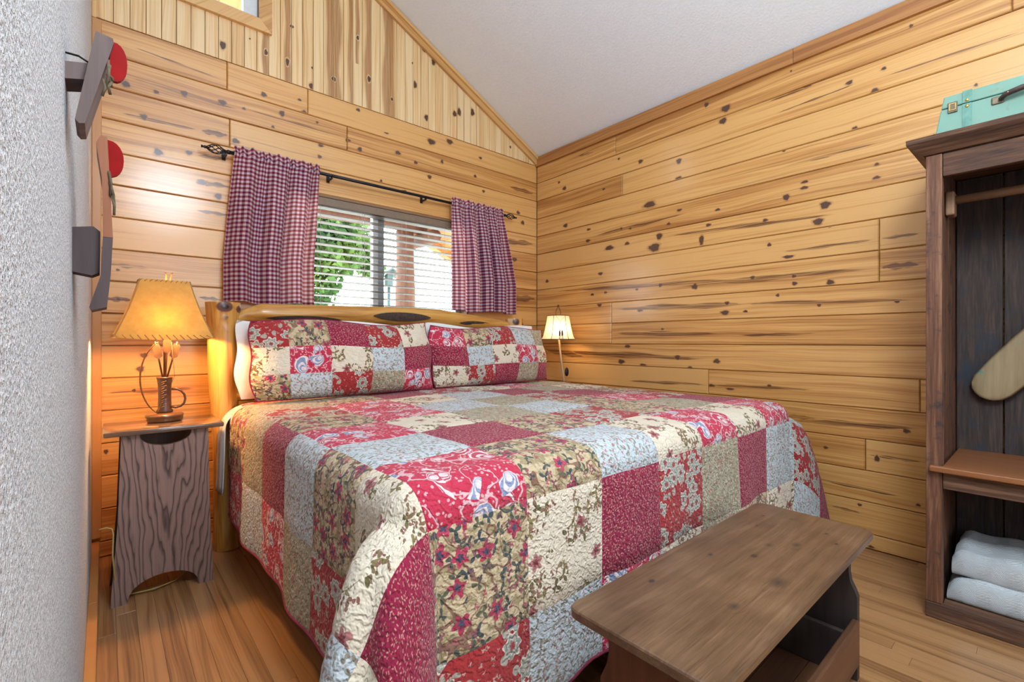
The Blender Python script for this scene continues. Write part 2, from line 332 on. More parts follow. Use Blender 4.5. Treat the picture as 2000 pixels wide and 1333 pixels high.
def board(fn, a0, a1, b0, b1, vertical=False, knots=(), streaks=(), ch=.005, top=None):
    """one chamfered board; fn(a,b,d) -> xyz, d = distance in front of the wall face; top(a) trims b1 along a slope"""
    mb = MB()
    tb = (lambda a: min(b1, top(a))) if top else (lambda a: b1)
    g_ = min(.0012, ch * .35)
    def rect(i, d): return [fn(a0 + i, b0 + i, d), fn(a1 - i, b0 + i, d), fn(a1 - i, tb(a1 - i) - i, d), fn(a0 + i, tb(a0 + i) - i, d)]
    def uvr(i):
        q = [(a0 + i, b0 + i), (a1 - i, b0 + i), (a1 - i, tb(a1 - i) - i), (a0 + i, tb(a0 + i) - i)]
        return [(b, a) for a, b in q] if vertical else q
    vs_ = rect(g_, -.016) + rect(g_, -ch) + rect(ch, 0)
    uv = uvr(g_) + uvr(g_) + uvr(ch)
    fs = [(3, 2, 1, 0), (8, 9, 10, 11)]
    for k in (0, 4):
        for i in range(4): fs.append((k + i, k + (i + 1) % 4, k + 4 + (i + 1) % 4, k + 4 + i))
    mb.add(vs_, fs, uv, {'kn': [0.0] * 12, 'st': [0.0] * 12})
    def cl(a, b):
        a = min(max(a, a0 + ch), a1 - ch); return a, min(max(b, b0 + ch), tb(a) - ch)
    for ik, (ka, kb, ra, rb) in enumerate(knots):
        if not (a0 < ka < a1 and b0 < kb < tb(ka)): continue
        ra *= 1.22; rb *= 1.22; N = 14
        pts = [(ka, kb)]; val = [1.0]
        for rr in (.5, 1.0):
            for j in range(N):
                w = 2 * pi * j / N; jit = 1 + .12 * sin(3 * w + ka * 40) + .08 * sin(5 * w + kb * 70)
                pts.append((ka + ra * rr * jit * cos(w), kb + rb * rr * jit * sin(w))); val.append(1 - .8 * rr)
        pts = [cl(*p) for p in pts]
        f = [(0, 1 + j, 1 + (j + 1) % N) for j in range(N)] + [(1 + j, 1 + N + j, 1 + N + (j + 1) % N, 1 + (j + 1) % N) for j in range(N)]
        mb.add([fn(a, b, .0014 + .0001 * ik) for a, b in pts], f, [(b, a) if vertical else (a, b) for a, b in pts], {'kn': val, 'st': [0.9 if any(min(p[0], q[0]) < ka < max(p[0], q[0]) and abs(kb - (p[1] + q[1]) / 2) < hw * 1.6 for p, q, hw in streaks) and not vertical else 0.0] * len(pts)})
    for ik, (p, q, hw) in enumerate(streaks):
        N = 11; pts = []; val = []
        m = ((p[0] + q[0]) / 2, (p[1] + q[1]) / 2)
        if not (a0 < m[0] < a1 and b0 < m[1] < tb(m[0])): continue
        ax = 1 if vertical else 0
        for i in range(N):
            t = i / (N - 1); c = [p[0] + (q[0] - p[0]) * t, p[1] + (q[1] - p[1]) * t]
            w = hw * 1.5 * (.04 + .96 * sin(pi * t) ** .9) * (1 + .3 * sin(t * 17 + p[0] * 9))
            if vertical: w = hw * (1 + .18 * sin(t * 9 + p[0] * 9))
            o_ = .15 * hw * sin(t * 13 + p[1] * 31)
            for sgn, v in ((-1, 0), (-.55, 1), (.55, 1), (1, 0)):
                d = list(c); d[1 - ax] += sgn * w + o_
                pts.append(cl(*d)); val.append(float(v) if 0 < i < N - 1 else (0.0 if not vertical else float(v)))
        f = [(i * 4 + j, (i + 1) * 4 + j, (i + 1) * 4 + j + 1, i * 4 + j + 1) for i in range(N - 1) for j in range(3)]
        mb.add([fn(a, b, .0004 + .00012 * ik) for a, b in pts], f, [(b, a) if vertical else (a, b) for a, b in pts], {'st': val, 'kn': [0.0] * len(pts)})
    return mb

fnR = lambda a, b, d: (XR - d, a, b)
fnB = lambda a, b, d: (a, YB - d, b)
# right wall
wr = obj('wall_right', MB().box(XR + .016, XR + .14, YF, YB + .14, -.08, 2.60), M['trim'], base=(XR + .07, 0, 0)); wr['kind'] = 'structure'
JR = {15: [2.066, .111], 13: [2.008], 9: [.543], 8: [.543, -.8], 7: [2.102], 6: [2.102], 4: [1.379, .395], 3: [-.4], 2: [.597], 0: [-.2], 10: [-.5], 11: [-.9], 12: [-.3], 14: [-1.0]}
SRs = [((a, za), (c, zc), w) for a, za, c, zc, w in SR]
def split_z(streaks, z0, z1):
    """streaks whose ends drift out of their course are laid level in the course of their middle"""
    out = []
    for p, q, w in streaks:
        zm = (p[1] + q[1]) / 2
        if z0 < zm < z1:
            lo, hi = z0 + .012, z1 - .012
            out.append(((p[0], min(max(p[1], lo), hi)), (q[0], min(max(q[1], lo), hi)), w))
    return out
def snap(knots, z0, z1):
    out = []
    for a, z, ra, rz in knots:
        if z0 < z < z1: out.append((a, z, ra, rz))
    return out
for k in range(-1, 16):
    z0 = 0.0 if k < 0 else Z0 + k * PITCH; z1 = Z0 + (k + 1) * PITCH
    js = [YF] + sorted(JR.get(k, [])) + [YB]
    kn = snap(KR, z0, z1); st = split_z(SRs, z0, z1)
    # long streaks are cut at joints and at the course ends so each piece of board carries its own part
    cut = []
    for p, q, w in st:
        if p[0] > q[0]: p, q = q, p
        for j0, j1 in zip(js[:-1], js[1:]):
            s0, s1 = max(p[0], j0), min(q[0], j1)
            if s1 - s0 > .05:
                zz = lambda a: p[1] + (q[1] - p[1]) * (a - p[0]) / (q[0] - p[0])
                cut.append(((s0, zz(s0)), (s1, zz(s1)), w))
    for j0, j1 in zip(js[:-1], js[1:]):
        obj('board', board(fnR, j0, j1, z0, z1, knots=kn, streaks=cut), M['pine'], wr)
# trim under the ceiling, right wall
t = struct('trim_1', (XR, 0, 2.474))
for y0, y1 in ((YF, .905), (.905, YB)):
    mb = MB().box(XR - .02, XR, y0 + .001, y1 - .001, 2.474, 2.552)
    mb.uv = {i: (p[1], p[2]) for i, p in enumerate(mb.v)}
    obj('trim_board', mb, M['trim'], t)

# back wall: backing with two openings, horizontal boards, upright gable boards
LX0, LX1, LZ0, LZ1 = 0.06, .642, 2.775, 3.36      # loft window opening
bk = MB(); y0, y1 = YB + .016, YB + .15
bk.box(XL - .12, WX0, y0, y1, -.08, 2.6); bk.box(WX1, XR + .14, y0, y1, -.08, 2.6)
bk.box(WX0, WX1, y0, y1, -.08, WZ0); bk.box(WX0, WX1, y0, y1, WZ1, 2.6)
bk.box(XL - .12, LX1, y0, y1, 2.6, LZ0); bk.box(XL - .12, LX0, y0, y1, LZ0, LZ1)
bk.prism([(LX1, 2.6), (XR + .14, 2.6), (XR + .14, ceil_z(XR + .14)), (LX1, ceil_z(LX1))], lambda a, b, d: (a, d, b), y0, y1)
bk.prism([(XL - .12, LZ1), (LX1, LZ1), (LX1, ceil_z(LX1)), (XL - .12, ceil_z(XL - .12))], lambda a, b, d: (a, d, b), y0, y1)
wbk = obj('wall_back', bk, M['trim'], base=(1.4, YB, 0)); wbk['kind'] = 'structure'
JB = {15: [.492, .905], 13: [.504], 14: [1.14], 12: [1.9], 10: [], 3: [1.2], 1: [1.6], 5: [1.9], 11: []}
SBs = [((a, za), (c, zc), w) for a, za, c, zc, w in SB]
for k in range(-1, 16):
    z0 = 0.0 if k < 0 else Z0 + k * PITCH; z1 = Z0 + (k + 1) * PITCH
    if z0 > WZ0 - .01 and z1 < WZ1 + .01: spans = [(XL, WX0), (WX1, XR)]
    else:
        js = [XL] + JB.get(k, []) + [XR]; spans = list(zip(js[:-1], js[1:]))
    kn = snap(KB, z0, z1); st = split_z(SBs, z0, z1)
    for j0, j1 in spans:
        cut = []
        for p, q, w in st:
            if p[0] > q[0]: p, q = q, p
            s0, s1 = max(p[0], j0), min(q[0], j1)
            if s1 - s0 > .04:
                zz = lambda a: p[1] + (q[1] - p[1]) * (a - p[0]) / (q[0] - p[0])
                cut.append(((s0, zz(s0)), (s1, zz(s1)), w))
        obj('board', board(fnB, j0, j1, z0, z1, knots=kn, streaks=cut), M['pine'], wbk)
gx = XL - .002
edges = [XL]
x = .0305
while x < XR - .02: edges.append(x); x += .0603
edges.append(XR)
for a0, a1 in zip(edges[:-1], edges[1:]):
    kn = [q for q in KG if a0 - .004 < q[0] < a1 + .004]
    kn = [(min(max(q[0], a0 + .004), a1 - .004), q[1], min(q[2], .024), q[3]) for q in kn]
    st = [(((min(max(sx, a0 + .01), a1 - .01)), zb), ((min(max(sx, a0 + .01), a1 - .01)), zt), hw * .95) for sx, zb, zt, hw in SG if sx - hw < (a0 + a1) / 2 < sx + hw]
    top = lambda a: ceil_z(a) - .004
    if top(a0) - BEAM < .012: continue
    if a1 > LX0 - .03 and a0 < LX1 + .02:
        obj('gable_board', board(fnB, a0, a1, BEAM, LZ0 - .03, True, kn, st, .0025), M['pine_gable'], wbk)
        obj('gable_board', board(fnB, a0, a1, LZ1 + .03, 4.0, True, (), (), .0025, top), M['pine_gable'], wbk)
    else:
        obj('gable_board', board(fnB, a0, a1, BEAM, 4.1, True, kn, st, .0025, top), M['pine_gable'], wbk)
# sloping trim under the ceiling on the gable
t = struct('trim_2', (1.4, YB, 2.8))
s5 = 1 / sqrt(1.25)
x0, x1 = XR - .001, XL
mb = MB().prism([(x0, ceil_z(x0)), (x1, ceil_z(x1)), (x1, ceil_z(x1) - .075), (x0, ceil_z(x0) - .075)], lambda a, b, d: (a, d, b), YB - .02, YB)
mb.uv = {i: (p[0] * 1.118, p[2] + p[0] * .5) for i, p in enumerate(mb.v)}
obj('trim_board', mb, M['trim_pale'], t)
mb = MB().prism([(x0, ceil_z(x0) - .004), (x1, ceil_z(x1) - .004), (x1, ceil_z(x1) - .03), (x0, ceil_z(x0) - .03)], lambda a, b, d: (a, d, b), YB - .034, YB - .02)
mb.uv = {i: (p[0] * 1.118, p[2] + p[0] * .5) for i, p in enumerate(mb.v)}
obj('trim_bead', mb, M['trim_pale'], t)
# corner stile at the left end of the back wall
t = struct('trim_3', (XL, YB, 0))
mb = MB().box(XL, -.011, YB - .03, YB, .1, 2.47, .003); mb.uv = {i: (p[2], p[0]) for i, p in enumerate(mb.v)}
obj('corner_stile', mb, M['trim'], t)
mb = MB().box(XL, -.028, YB - .03, YB, 2.471, 3.9, .003); mb.uv = {i: (p[2], p[0]) for i, p in enumerate(mb.v)}
obj('upper_stile', mb, M['trim_pale'], t)

# left plaster wall, baseboard, front wall, ceiling
o = obj('wall_left', MB().box(XL - .12, XL, YF, YB + .14, -.08, 4.05), M['plaster'], base=(XL - .06, 0, 0)); o['kind'] = 'structure'
b_ = struct('baseboard_left', (XL, 0, 0))
for y0, y1 in ((YF, 2.19), (2.19, YB - .031)):
    mb = MB().box(XL, -.018, y0 + .0005, y1 - .0005, 0, .088, .003); mb.uv = {i: (p[1], p[2]) for i, p in enumerate(mb.v)}
    obj('baseboard_board', mb, M['trim'], b_)
o = obj('wall_front', MB().box(XL - .12, XR + .14, YF - .12, YF, 0, 4.1), M['plaster'], base=(1.4, YF, 0)); o['kind'] = 'structure'
mb = MB().prism([(XL - .12, ceil_z(XL - .12)), (XR + .14, ceil_z(XR + .14)), (XR + .14, ceil_z(XR + .14) + .12), (XL - .12, ceil_z(XL - .12) + .12)], lambda a, b, d: (a, d, b), YF - .12, YB + .15)
o = obj('ceiling', mb, M['ceiling'], base=(1.4, 0, 3.2)); o['kind'] = 'structure'
w3 = struct('fill_light_frame', (1.35, YF, 1.55))  # unseen frame added round the area fill; the wall behind is solid
for q in ((.29, .35, .74, 2.36), (2.35, 2.41, .74, 2.36), (.35, 2.35, .74, .80), (.35, 2.35, 2.30, 2.36), (1.32, 1.38, .80, 2.30)):
    obj('casing', MB().box(q[0], q[1], YF, YF + .03, q[2], q[3]), M['white_vinyl'], w3)

# floor planks along the room
fl = obj('floor', MB().box(XL - .12, XR + .14, YF - .12, YB + .15, -.08, -.016), M['trim'], base=(1.4, 0, 0)); fl['kind'] = 'structure'
fnF = lambda a, b, d: (b, a, d)
b0 = XL
wid = .0575; edge = .030 - 2 * wid; k = 0
frng = random.Random(3)
while edge < XR:
    e0, e1 = max(edge, XL), min(edge + wid, XR)
    if e1 - e0 > .004:
        js = [YF]; y = YF + .5 + frng.random() * .9
        while y < YB - .3: js.append(y); y += .75 + frng.random() * .85
        js.append(YB)
        for j0, j1 in zip(js[:-1], js[1:]):
            obj('plank', board(fnF, j0, j1, e0, e1, ch=.0006), M['floor'], fl)
    edge += wid

# ------------------------------------------------------------------ window over the bed, loft window
w1 = struct('window_1', ((WX0 + WX1) / 2, YB, WZ0))
rv = .015
for q in ((WX0, WX0 + rv, WZ0, WZ1), (WX1 - rv, WX1, WZ0, WZ1)):
    obj('jamb', MB().box(q[0], q[1], YB - .001, YB + .15, q[2], q[3]), M['reveal'], w1)
obj('head_jamb', MB().box(WX0 + rv, WX1 - rv, YB - .001, YB + .15, WZ1 - rv, WZ1), M['reveal'], w1)
obj('sill', MB().box(WX0 - .03, WX1 + .03, YB - .03, YB + .15, WZ0 - .012, WZ0 + .012, .004), M['reveal'], w1)
fy0, fy1 = YB + .085, YB + .125
ix0, ix1, iz0, iz1 = WX0 + rv, WX1 - rv, WZ0 + .012, WZ1 - rv
obj('frame_rail', MB().box(ix0, ix1, fy0, fy1, iz0, iz0 + .04, .003), M['white_vinyl'], w1)
obj('frame_rail', MB().box(ix0, ix1, fy0, fy1, iz1 - .04, iz1, .003), M['white_vinyl'], w1)
obj('frame_stile', MB().box(ix0, ix0 + .04, fy0, fy1, iz0 + .04, iz1 - .04, .003), M['white_vinyl'], w1)
obj('frame_stile', MB().box(ix1 - .04, ix1, fy0, fy1, iz0 + .04, iz1 - .04, .003), M['white_vinyl'], w1)
obj('meeting_stile', MB().box(1.345, 1.382, fy0 - .004, fy1, iz0 + .04, iz1 - .04, .003), M['white_vinyl'], w1)
obj('meeting_stile', MB().box(1.383, 1.432, fy0 + .012, fy1 + .012, iz0 + .04, iz1 - .04, .003), M['grey_vinyl'], w1)
obj('pane', MB().box(ix0 + .04, 1.345, fy0 + .015, fy0 + .019, iz0 + .04, iz1 - .04), M['glass'], w1)
obj('pane', MB().box(1.432, ix1 - .04, fy0 + .028, fy0 + .032, iz0 + .04, iz1 - .04), M['glass'], w1)

w2 = struct('window_2', ((LX0 + LX1) / 2, YB, LZ0))
def casing(mb, nm='casing'):
    mb.uv = {i: (p[0] + p[2], p[2] - p[0]) for i, p in enumerate(mb.v)}
    obj(nm, mb, M['trim_pale'], w2)
fnW = lambda a, b, d: (a, d, b)
casing(MB().prism([(LX0 - .064, LZ0 - .064), (LX1 + .064, LZ0 - .064), (LX1, LZ0), (LX0, LZ0)], fnW, YB - .022, YB))
casing(MB().prism([(LX1 + .064, LZ0 - .064), (LX1 + .064, LZ1 + .064), (LX1, LZ1), (LX1, LZ0)], fnW, YB - .022, YB))
casing(MB().prism([(LX1 + .064, LZ1 + .064), (LX0 - .064, LZ1 + .064), (LX0, LZ1), (LX1, LZ1)], fnW, YB - .022, YB))
casing(MB().prism([(LX0 - .064, LZ1 + .064), (LX0 - .064, LZ0 - .064), (LX0, LZ0), (LX0, LZ1)], fnW, YB - .022, YB))
for nm, q in (('frame_stile', (LX1 - .07, LX1, LZ0, LZ1)), ('frame_stile', (LX0, LX0 + .05, LZ0, LZ1)), ('frame_rail', (LX0 + .05, LX1 - .07, LZ0, LZ0 + .03)), ('frame_rail', (LX0 + .05, LX1 - .07, LZ1 - .03, LZ1))):
    obj(nm, MB().box(q[0], q[1], YB + .02, YB + .08, q[2], q[3], .004), M['white_vinyl'], w2)
obj('pane', MB().box(LX0 + .05, LX1 - .07, YB + .05, YB + .054, LZ0 + .03, LZ1 - .03), M['glass'], w2)
# ------------------------------------------------------------------ fabrics of the patchwork
def motif(g, uv, scale, R, lobes, base=.3, power=1.0, seed=0.0, swirl=0.0, rand=1.0):
    """petal / leaf / paisley shapes in random cells; returns f (<1 inside) and three random numbers"""
    q = g.vmath('ADD', uv, (seed * 1.37, seed * 2.11, 0))
    vo = g.n('TexVoronoi', voronoi_dimensions='2D', feature='F1')
    g.set(vo.inputs['Vector'], q); vo.inputs['Scale'].default_value = scale; vo.inputs['Randomness'].default_value = rand
    d = g.vmath('SCALE', g.vmath('SUBTRACT', q, vo.outputs['Position']), scale)
    x, y, _ = g.sep(d); L = g.vmath('LENGTH', g.comb(x, y, 0.0))
    r = g.sep(vo.outputs['Color'])
    a = g.math('ADD', g.math('ARCTAN2', y, x), g.math('MULTIPLY', r[0], 6.283))
    if swirl: a = g.math('ADD', a, g.math('MULTIPLY', L, swirl))
    c = g.math('ADD', g.math('MULTIPLY', g.math('COSINE', g.math('MULTIPLY', a, float(lobes))), .5), .5)
    if power != 1.0: c = g.math('POWER', g.math('MAXIMUM', c, .0001), power)
    rad = g.math('MULTIPLY', g.math('ADD', base, g.math('MULTIPLY', c, 1 - base)), R)
    return g.math('DIVIDE', L, rad), r
def inside(g, f, r, prob, soft=.12):
    m = g.step(f, 1 - soft, 1.0)
    return g.math('MULTIPLY', m, g.math('LESS_THAN', r, prob)) if prob < 1 else m
def band(g, f, lo, hi): return g.math('MULTIPLY', g.math('GREATER_THAN', f, lo), g.math('LESS_THAN', f, hi))
def fabric(name, kind):
    g = G(name); rnd = g.objrand()
    raw = g.coord('UV')
    uv = g.vmath('ADD', raw, g.comb(g.math('MULTIPLY', rnd, 7.3), g.math('MULTIPLY', rnd, 3.9)))
    wig = g.noisec(uv, 40, 1)
    uvd = g.vmath('ADD', uv, g.vmath('SCALE', g.vmath('SUBTRACT', wig, (.5, .5, .5)), .012))
    nz = g.noise(uvd, 14, 2)
    if kind == 'cream':
        c = g.mix(nz, (.80, .71, .58), (.74, .62, .45))
        vine = g.math('LESS_THAN', g.math('ABSOLUTE', g.math('SUBTRACT', g.noise(uvd, 9, 1), .5)), .008)
        gate = g.math('GREATER_THAN', g.noise(uv, 9, 1), .51)
        c = g.mix(g.math('MULTIPLY', g.math('MULTIPLY', vine, gate), .75), c, (.22, .13, .07))
        f, r = motif(g, uvd, 27, .60, 3, .12, 1.3, 1); c = g.mix(g.math('MULTIPLY', inside(g, f, r[1], .75), gate), c, g.mix(r[2], (.13, .11, .045), (.30, .23, .10)))
        f, r = motif(g, uvd, 62, .55, 2, .2, 1, 2); c = g.mix(g.math('MULTIPLY', inside(g, f, r[1], .6), gate), c, g.mix(r[2], (.20, .16, .07), (.33, .13, .11)))
        f, r = motif(g, uvd, 11, .26, 5, .55, .7, 3); c = g.mix(g.math('MULTIPLY', inside(g, f, r[1], .45), .85), c, (.36, .085, .10))
        f2 = g.math('MULTIPLY', f, 2.2); c = g.mix(inside(g, f2, r[1], .45), c, (.22, .05, .05))
    elif kind == 'tan':
        c = g.mix(g.step(g.noise(uvd, 36, 2), .52, .44), (.37, .29, .155), (.60, .465, .29))
        vine = g.math('LESS_THAN', g.math('ABSOLUTE', g.math('SUBTRACT', g.noise(uvd, 10, 1), .5)), .011)
        c = g.mix(g.math('MULTIPLY', vine, .8), c, (.20, .075, .055))
        f, r = motif(g, uvd, 30, .60, 3, .15, 1.4, 4); c = g.mix(inside(g, f, r[1], .48), c, g.mix(r[2], (.055, .075, .085), (.14, .13, .075)))
        f, r = motif(g, uvd, 52, .55, 3, .2, 1, 5); c = g.mix(inside(g, f, r[1], .35), c, g.mix(r[2], (.46, .12, .13), (.06, .07, .08)))
        f, r = motif(g, uvd, 13, .33, 5, .5, .8, 6); c = g.mix(inside(g, f, r[1], .62), c, g.mix(r[2], (.52, .06, .11), (.38, .04, .08)))
        c = g.mix(inside(g, g.math('MULTIPLY', f, 2.3), r[1], .62), c, (.07, .07, .11))
    elif kind == 'paisley':
        c = g.mix(nz, (.60, .045, .085), (.50, .03, .07))
        f, r = motif(g, uvd, 95, .34, 1, 1.0, 1, 7); c = g.mix(g.math('MULTIPLY', inside(g, f, r[1], .35), .7), c, (.80, .52, .52))
        curl = g.math('LESS_THAN', g.math('ABSOLUTE', g.math('SUBTRACT', g.noise(uvd, 12, 1), .5)), .012)
        c = g.mix(g.math('MULTIPLY', curl, .75), c, (.80, .55, .56))
        f, r = motif(g, uvd, 12, .80, 1, .12, 2.6, 8, 1.9)
        hit = g.math('LESS_THAN', r[1], .85)
        fill = g.mix(g.math('GREATER_THAN', r[2], .62), (.50, .055, .095), (.23, .34, .50))
        c = g.mix(g.math('MULTIPLY', inside(g, f, r[1], .85), .9), c, fill)
        c = g.mix(g.math('MULTIPLY', band(g, f, .84, 1.03), hit), c, (.84, .72, .70))
        c = g.mix(g.math('MULTIPLY', band(g, f, .44, .58), hit), c, (.80, .66, .65))
        c = g.mix(g.math('MULTIPLY', g.math('LESS_THAN', f, .3), hit), c, (.78, .62, .62))
        c = g.mix(g.math('MULTIPLY', g.math('MULTIPLY', band(g, f, 1.12, 1.2), hit), .7), c, (.75, .45, .47))
    elif kind == 'burgundy':
        c = g.mix(nz, (.33, .022, .060), (.26, .016, .050))
        f, r = motif(g, uv, 120, .46, 2, .35, 1, 9); c = g.mix(inside(g, f, r[1], .75, .3), c, g.mix(r[2], (.50, .16, .13), (.58, .32, .28)))
    elif kind == 'blue':
        c = g.mix(nz, (.60, .645, .67), (.52, .575, .60))
        f, r = motif(g, uvd, 46, .50, 2, .14, 1.2, 10); c = g.mix(g.math('MULTIPLY', inside(g, f, r[1], .62), .9), c, g.mix(r[2], (.23, .19, .12), (.36, .33, .24)))
        f, r = motif(g, uvd, 64, .40, 3, .3, 1, 11); c = g.mix(g.math('MULTIPLY', inside(g, f, r[1], .30), .85), c, (.48, .17, .16))
        f, r = motif(g, uvd, 85, .45, 2, .2, 1, 12); c = g.mix(g.math('MULTIPLY', inside(g, f, r[1], .40), .8), c, (.30, .31, .29))
    elif kind == 'redgrey':
        c = g.mix(nz, (.43, .040, .040), (.34, .026, .030))
        f, r = motif(g, uvd, 70, .4, 3, .3, 1, 13); c = g.mix(g.math('MULTIPLY', inside(g, f, r[1], .4), .7), c, (.60, .42, .34))
        f, r = motif(g, uvd, 16, .52, 7, .72, 1, 14)
        hit = g.math('LESS_THAN', r[1], .66)
        c = g.mix(inside(g, f, r[1], .66), c, g.mix(r[2], (.30, .31, .26), (.42, .41, .36)))
        c = g.mix(g.math('MULTIPLY', band(g, f, .86, 1.03), hit), c, (.68, .60, .50))
        c = g.mix(g.math('MULTIPLY', band(g, f, .42, .55), hit), c, (.62, .56, .48))
        c = g.mix(g.math('MULTIPLY', g.math('LESS_THAN', f, .28), hit), c, (.36, .06, .06))
        f, r = motif(g, uvd, 30, .58, 1, .15, 1.5, 15, 1.2); c = g.mix(g.math('MULTIPLY', inside(g, f, r[1], .3), .9), c, (.44, .42, .35))
    else:   # olive: small dense sprigs
        c = g.mix(nz, (.46, .40, .28), (.38, .32, .21))
        f, r = motif(g, uvd, 58, .58, 3, .18, 1.2, 16); c = g.mix(g.math('MULTIPLY', inside(g, f, r[1], .7), .85), c, g.mix(r[2], (.17, .15, .10), (.30, .24, .13)))
        f, r = motif(g, uvd, 44, .42, 4, .4, 1, 17); c = g.mix(g.math('MULTIPLY', inside(g, f, r[1], .3), .85), c, (.42, .16, .12))
        f, r = motif(g, uvd, 75, .5, 2, .3, 1, 18); c = g.mix(g.math('MULTIPLY', inside(g, f, r[1], .35), .8), c, (.62, .56, .46))
    # stitched puckers of the quilting
    w = g.n('TexWave', wave_type='BANDS', bands_direction='DIAGONAL'); g.set(w.inputs['Vector'], uv)
    w.inputs['Scale'].default_value = 22; w.inputs['Distortion'].default_value = 9; w.inputs['Detail'].default_value = 2; w.inputs['Detail Scale'].default_value = 2.2
    g.bump(g.math('ADD', g.math('MULTIPLY', w.outputs['Fac'], .6), g.math('MULTIPLY', g.noise(uv, 120, 2), .5)), .85, .005)
    return g.fin(c, .92, .15, sheen=.15)
FAB = {k: fabric('cotton_' + k, k) for k in ('cream', 'tan', 'paisley', 'burgundy', 'blue', 'redgrey', 'olive')}
PLABEL = {'cream': 'cream cotton patch with brown leaf sprigs', 'tan': 'tan cotton patch with red flowers and dark leaves', 'paisley': 'red paisley cotton patch', 'burgundy': 'burgundy cotton patch with tiny print',
          'blue': 'pale blue cotton patch with small sprigs', 'redgrey': 'red cotton patch with grey flowers', 'olive': 'olive cotton patch with small dense print'}
g = G('white_cotton'); P = g.coord()
g.bump(g.math('ADD', g.noise(P, 9, 3), g.math('MULTIPLY', g.noise(P, 400, 1), .1)), .5, .012)
M['white_cotton'] = g.fin((.80, .79, .76), .9, .15, sheen=.1)
M['binding'] = plain('burgundy_binding', (.27, .03, .07), .9, var=.2)

# ------------------------------------------------------------------ logs
def log_mat(name, axis):
    g = G(name); P = g.vmath('ADD', g.coord(), g.comb(0.0, 0.0, g.math('MULTIPLY', g.objrand(), 4.0)))
    sc = [26, 26, 26]; sc['XYZ'.index(axis)] = 2.2
    a = g.noise(g.mapv(P, tuple(sc)), 1.0, 3, .6, .6)
    b = g.noise(P, 7, 2)
    c = g.ramp(a, [(.28, (.34, .12, .018)), (.48, (.58, .27, .055)), (.70, (.70, .40, .11))])
    pale = g.step(g.noise(g.mapv(P, tuple(x * .35 for x in sc)), 1.0, 2), .66, .58)
    c = g.mix(g.math('MULTIPLY', pale, .6), c, (.80, .60, .36))
    kn = g.attr('kn'); k2 = g.math('ADD', kn, g.math('MULTIPLY', g.math('SUBTRACT', b, .5), .3))
    c = g.mix(g.step(k2, .40, .22), c, (.14, .055, .045))
    c = g.mix(g.step(k2, .72, .60), c, (.035, .022, .022))
    g.bump(g.math('ADD', a, g.math('MULTIPLY', b, 1.5)), .3, .004)
    return g.fin(c, .32, .5, 0, .35, .12)
for ax in 'XYZ': M['log' + ax] = log_mat('varnished_log_' + ax.lower(), ax)
M['bark'] = plain('dark_bark', (.055, .030, .022), .8, var=.45, sc=60)
def log(pts, rs, knots=(), n=20, sub=5):
    """rough log along pts; knots: (index fraction, angle, size) mark bark scars"""
    P = [Vector(p) for p in pts]; Q = []; R = []
    for i in range(len(P) - 1):
        for s_ in range(sub):
            t = s_ / sub; Q.append(P[i].lerp(P[i + 1], t)); R.append(rs[i] + (rs[i + 1] - rs[i]) * t)
    Q.append(P[-1]); R.append(rs[-1])
    mb = MB(); mb.tube(Q, R, n)
    m = len(Q); val = []
    for k in range(m * n):
        i, j = divmod(k, n); t = i / (m - 1); w = 2 * pi * j / n; v = 0
        bul = 1 + .035 * sin(3 * w + t * 9) + .03 * sin(2 * w - t * 14)
        for (kt, kw, ks, sx) in knots:
            dw = (w - kw + pi) % (2 * pi) - pi
            d = sqrt(((t - kt) * sx) ** 2 + dw ** 2) / ks
            if d < 1: v = max(v, 1 - d); bul += .10 * (1 - d)
        c = Q[i]; p = Vector(mb.v[k]); mb.v[k] = tuple(c + (p - c) * bul); val.append(v)
    mb.at['kn'] = {i: v for i, v in enumerate(val)}
    return mb

# ------------------------------------------------------------------ bed
XLb, XRb, YFb, ZT, RF = .51, 2.45, .905, .703, .075
HY = 2.625
bed = thing('log_bed', 'varnished honey log bed with knotty headboard posts under the window', 'bed', (1.45, 1.75, 0))
obj('headboard_post', log([(.452, HY, .002), (.447, HY, .3), (.437, HY, .7), (.430, HY, 1.02), (.428, HY, 1.185)], [.058, .057, .058, .064, .072],
    [(.965, 3.15, .72, 13), (.95, 2.05, .5, 13), (.885, 3.1, .34, 22), (.80, 2.9, .15, 22), (.77, 3.95, .15, 22)], 36, 14), M['logZ'], bed, True, auto=50)
obj('headboard_post', log([(2.33, HY, .001), (2.315, HY, .5), (2.30, HY, 1.0), (2.295, HY, 1.165)], [.058, .058, .06, .066],
    [(.95, 3.6, .6, 9), (.9, 2.4, .5, 9)], 24, 14), M['logZ'], bed, True, auto=50)
rail = obj('top_rail', log([(.44, HY, 1.085), (.52, HY, 1.125), (.60, HY, 1.143), (.95, HY, 1.147), (1.3, HY, 1.150), (1.65, HY, 1.150), (2.0, HY, 1.122), (2.2, HY, 1.10), (2.30, HY, 1.075)],
    [.018, .030, .047, .050, .054, .056, .052, .047, .020], [], 20, 5), M['logX'], bed, True)
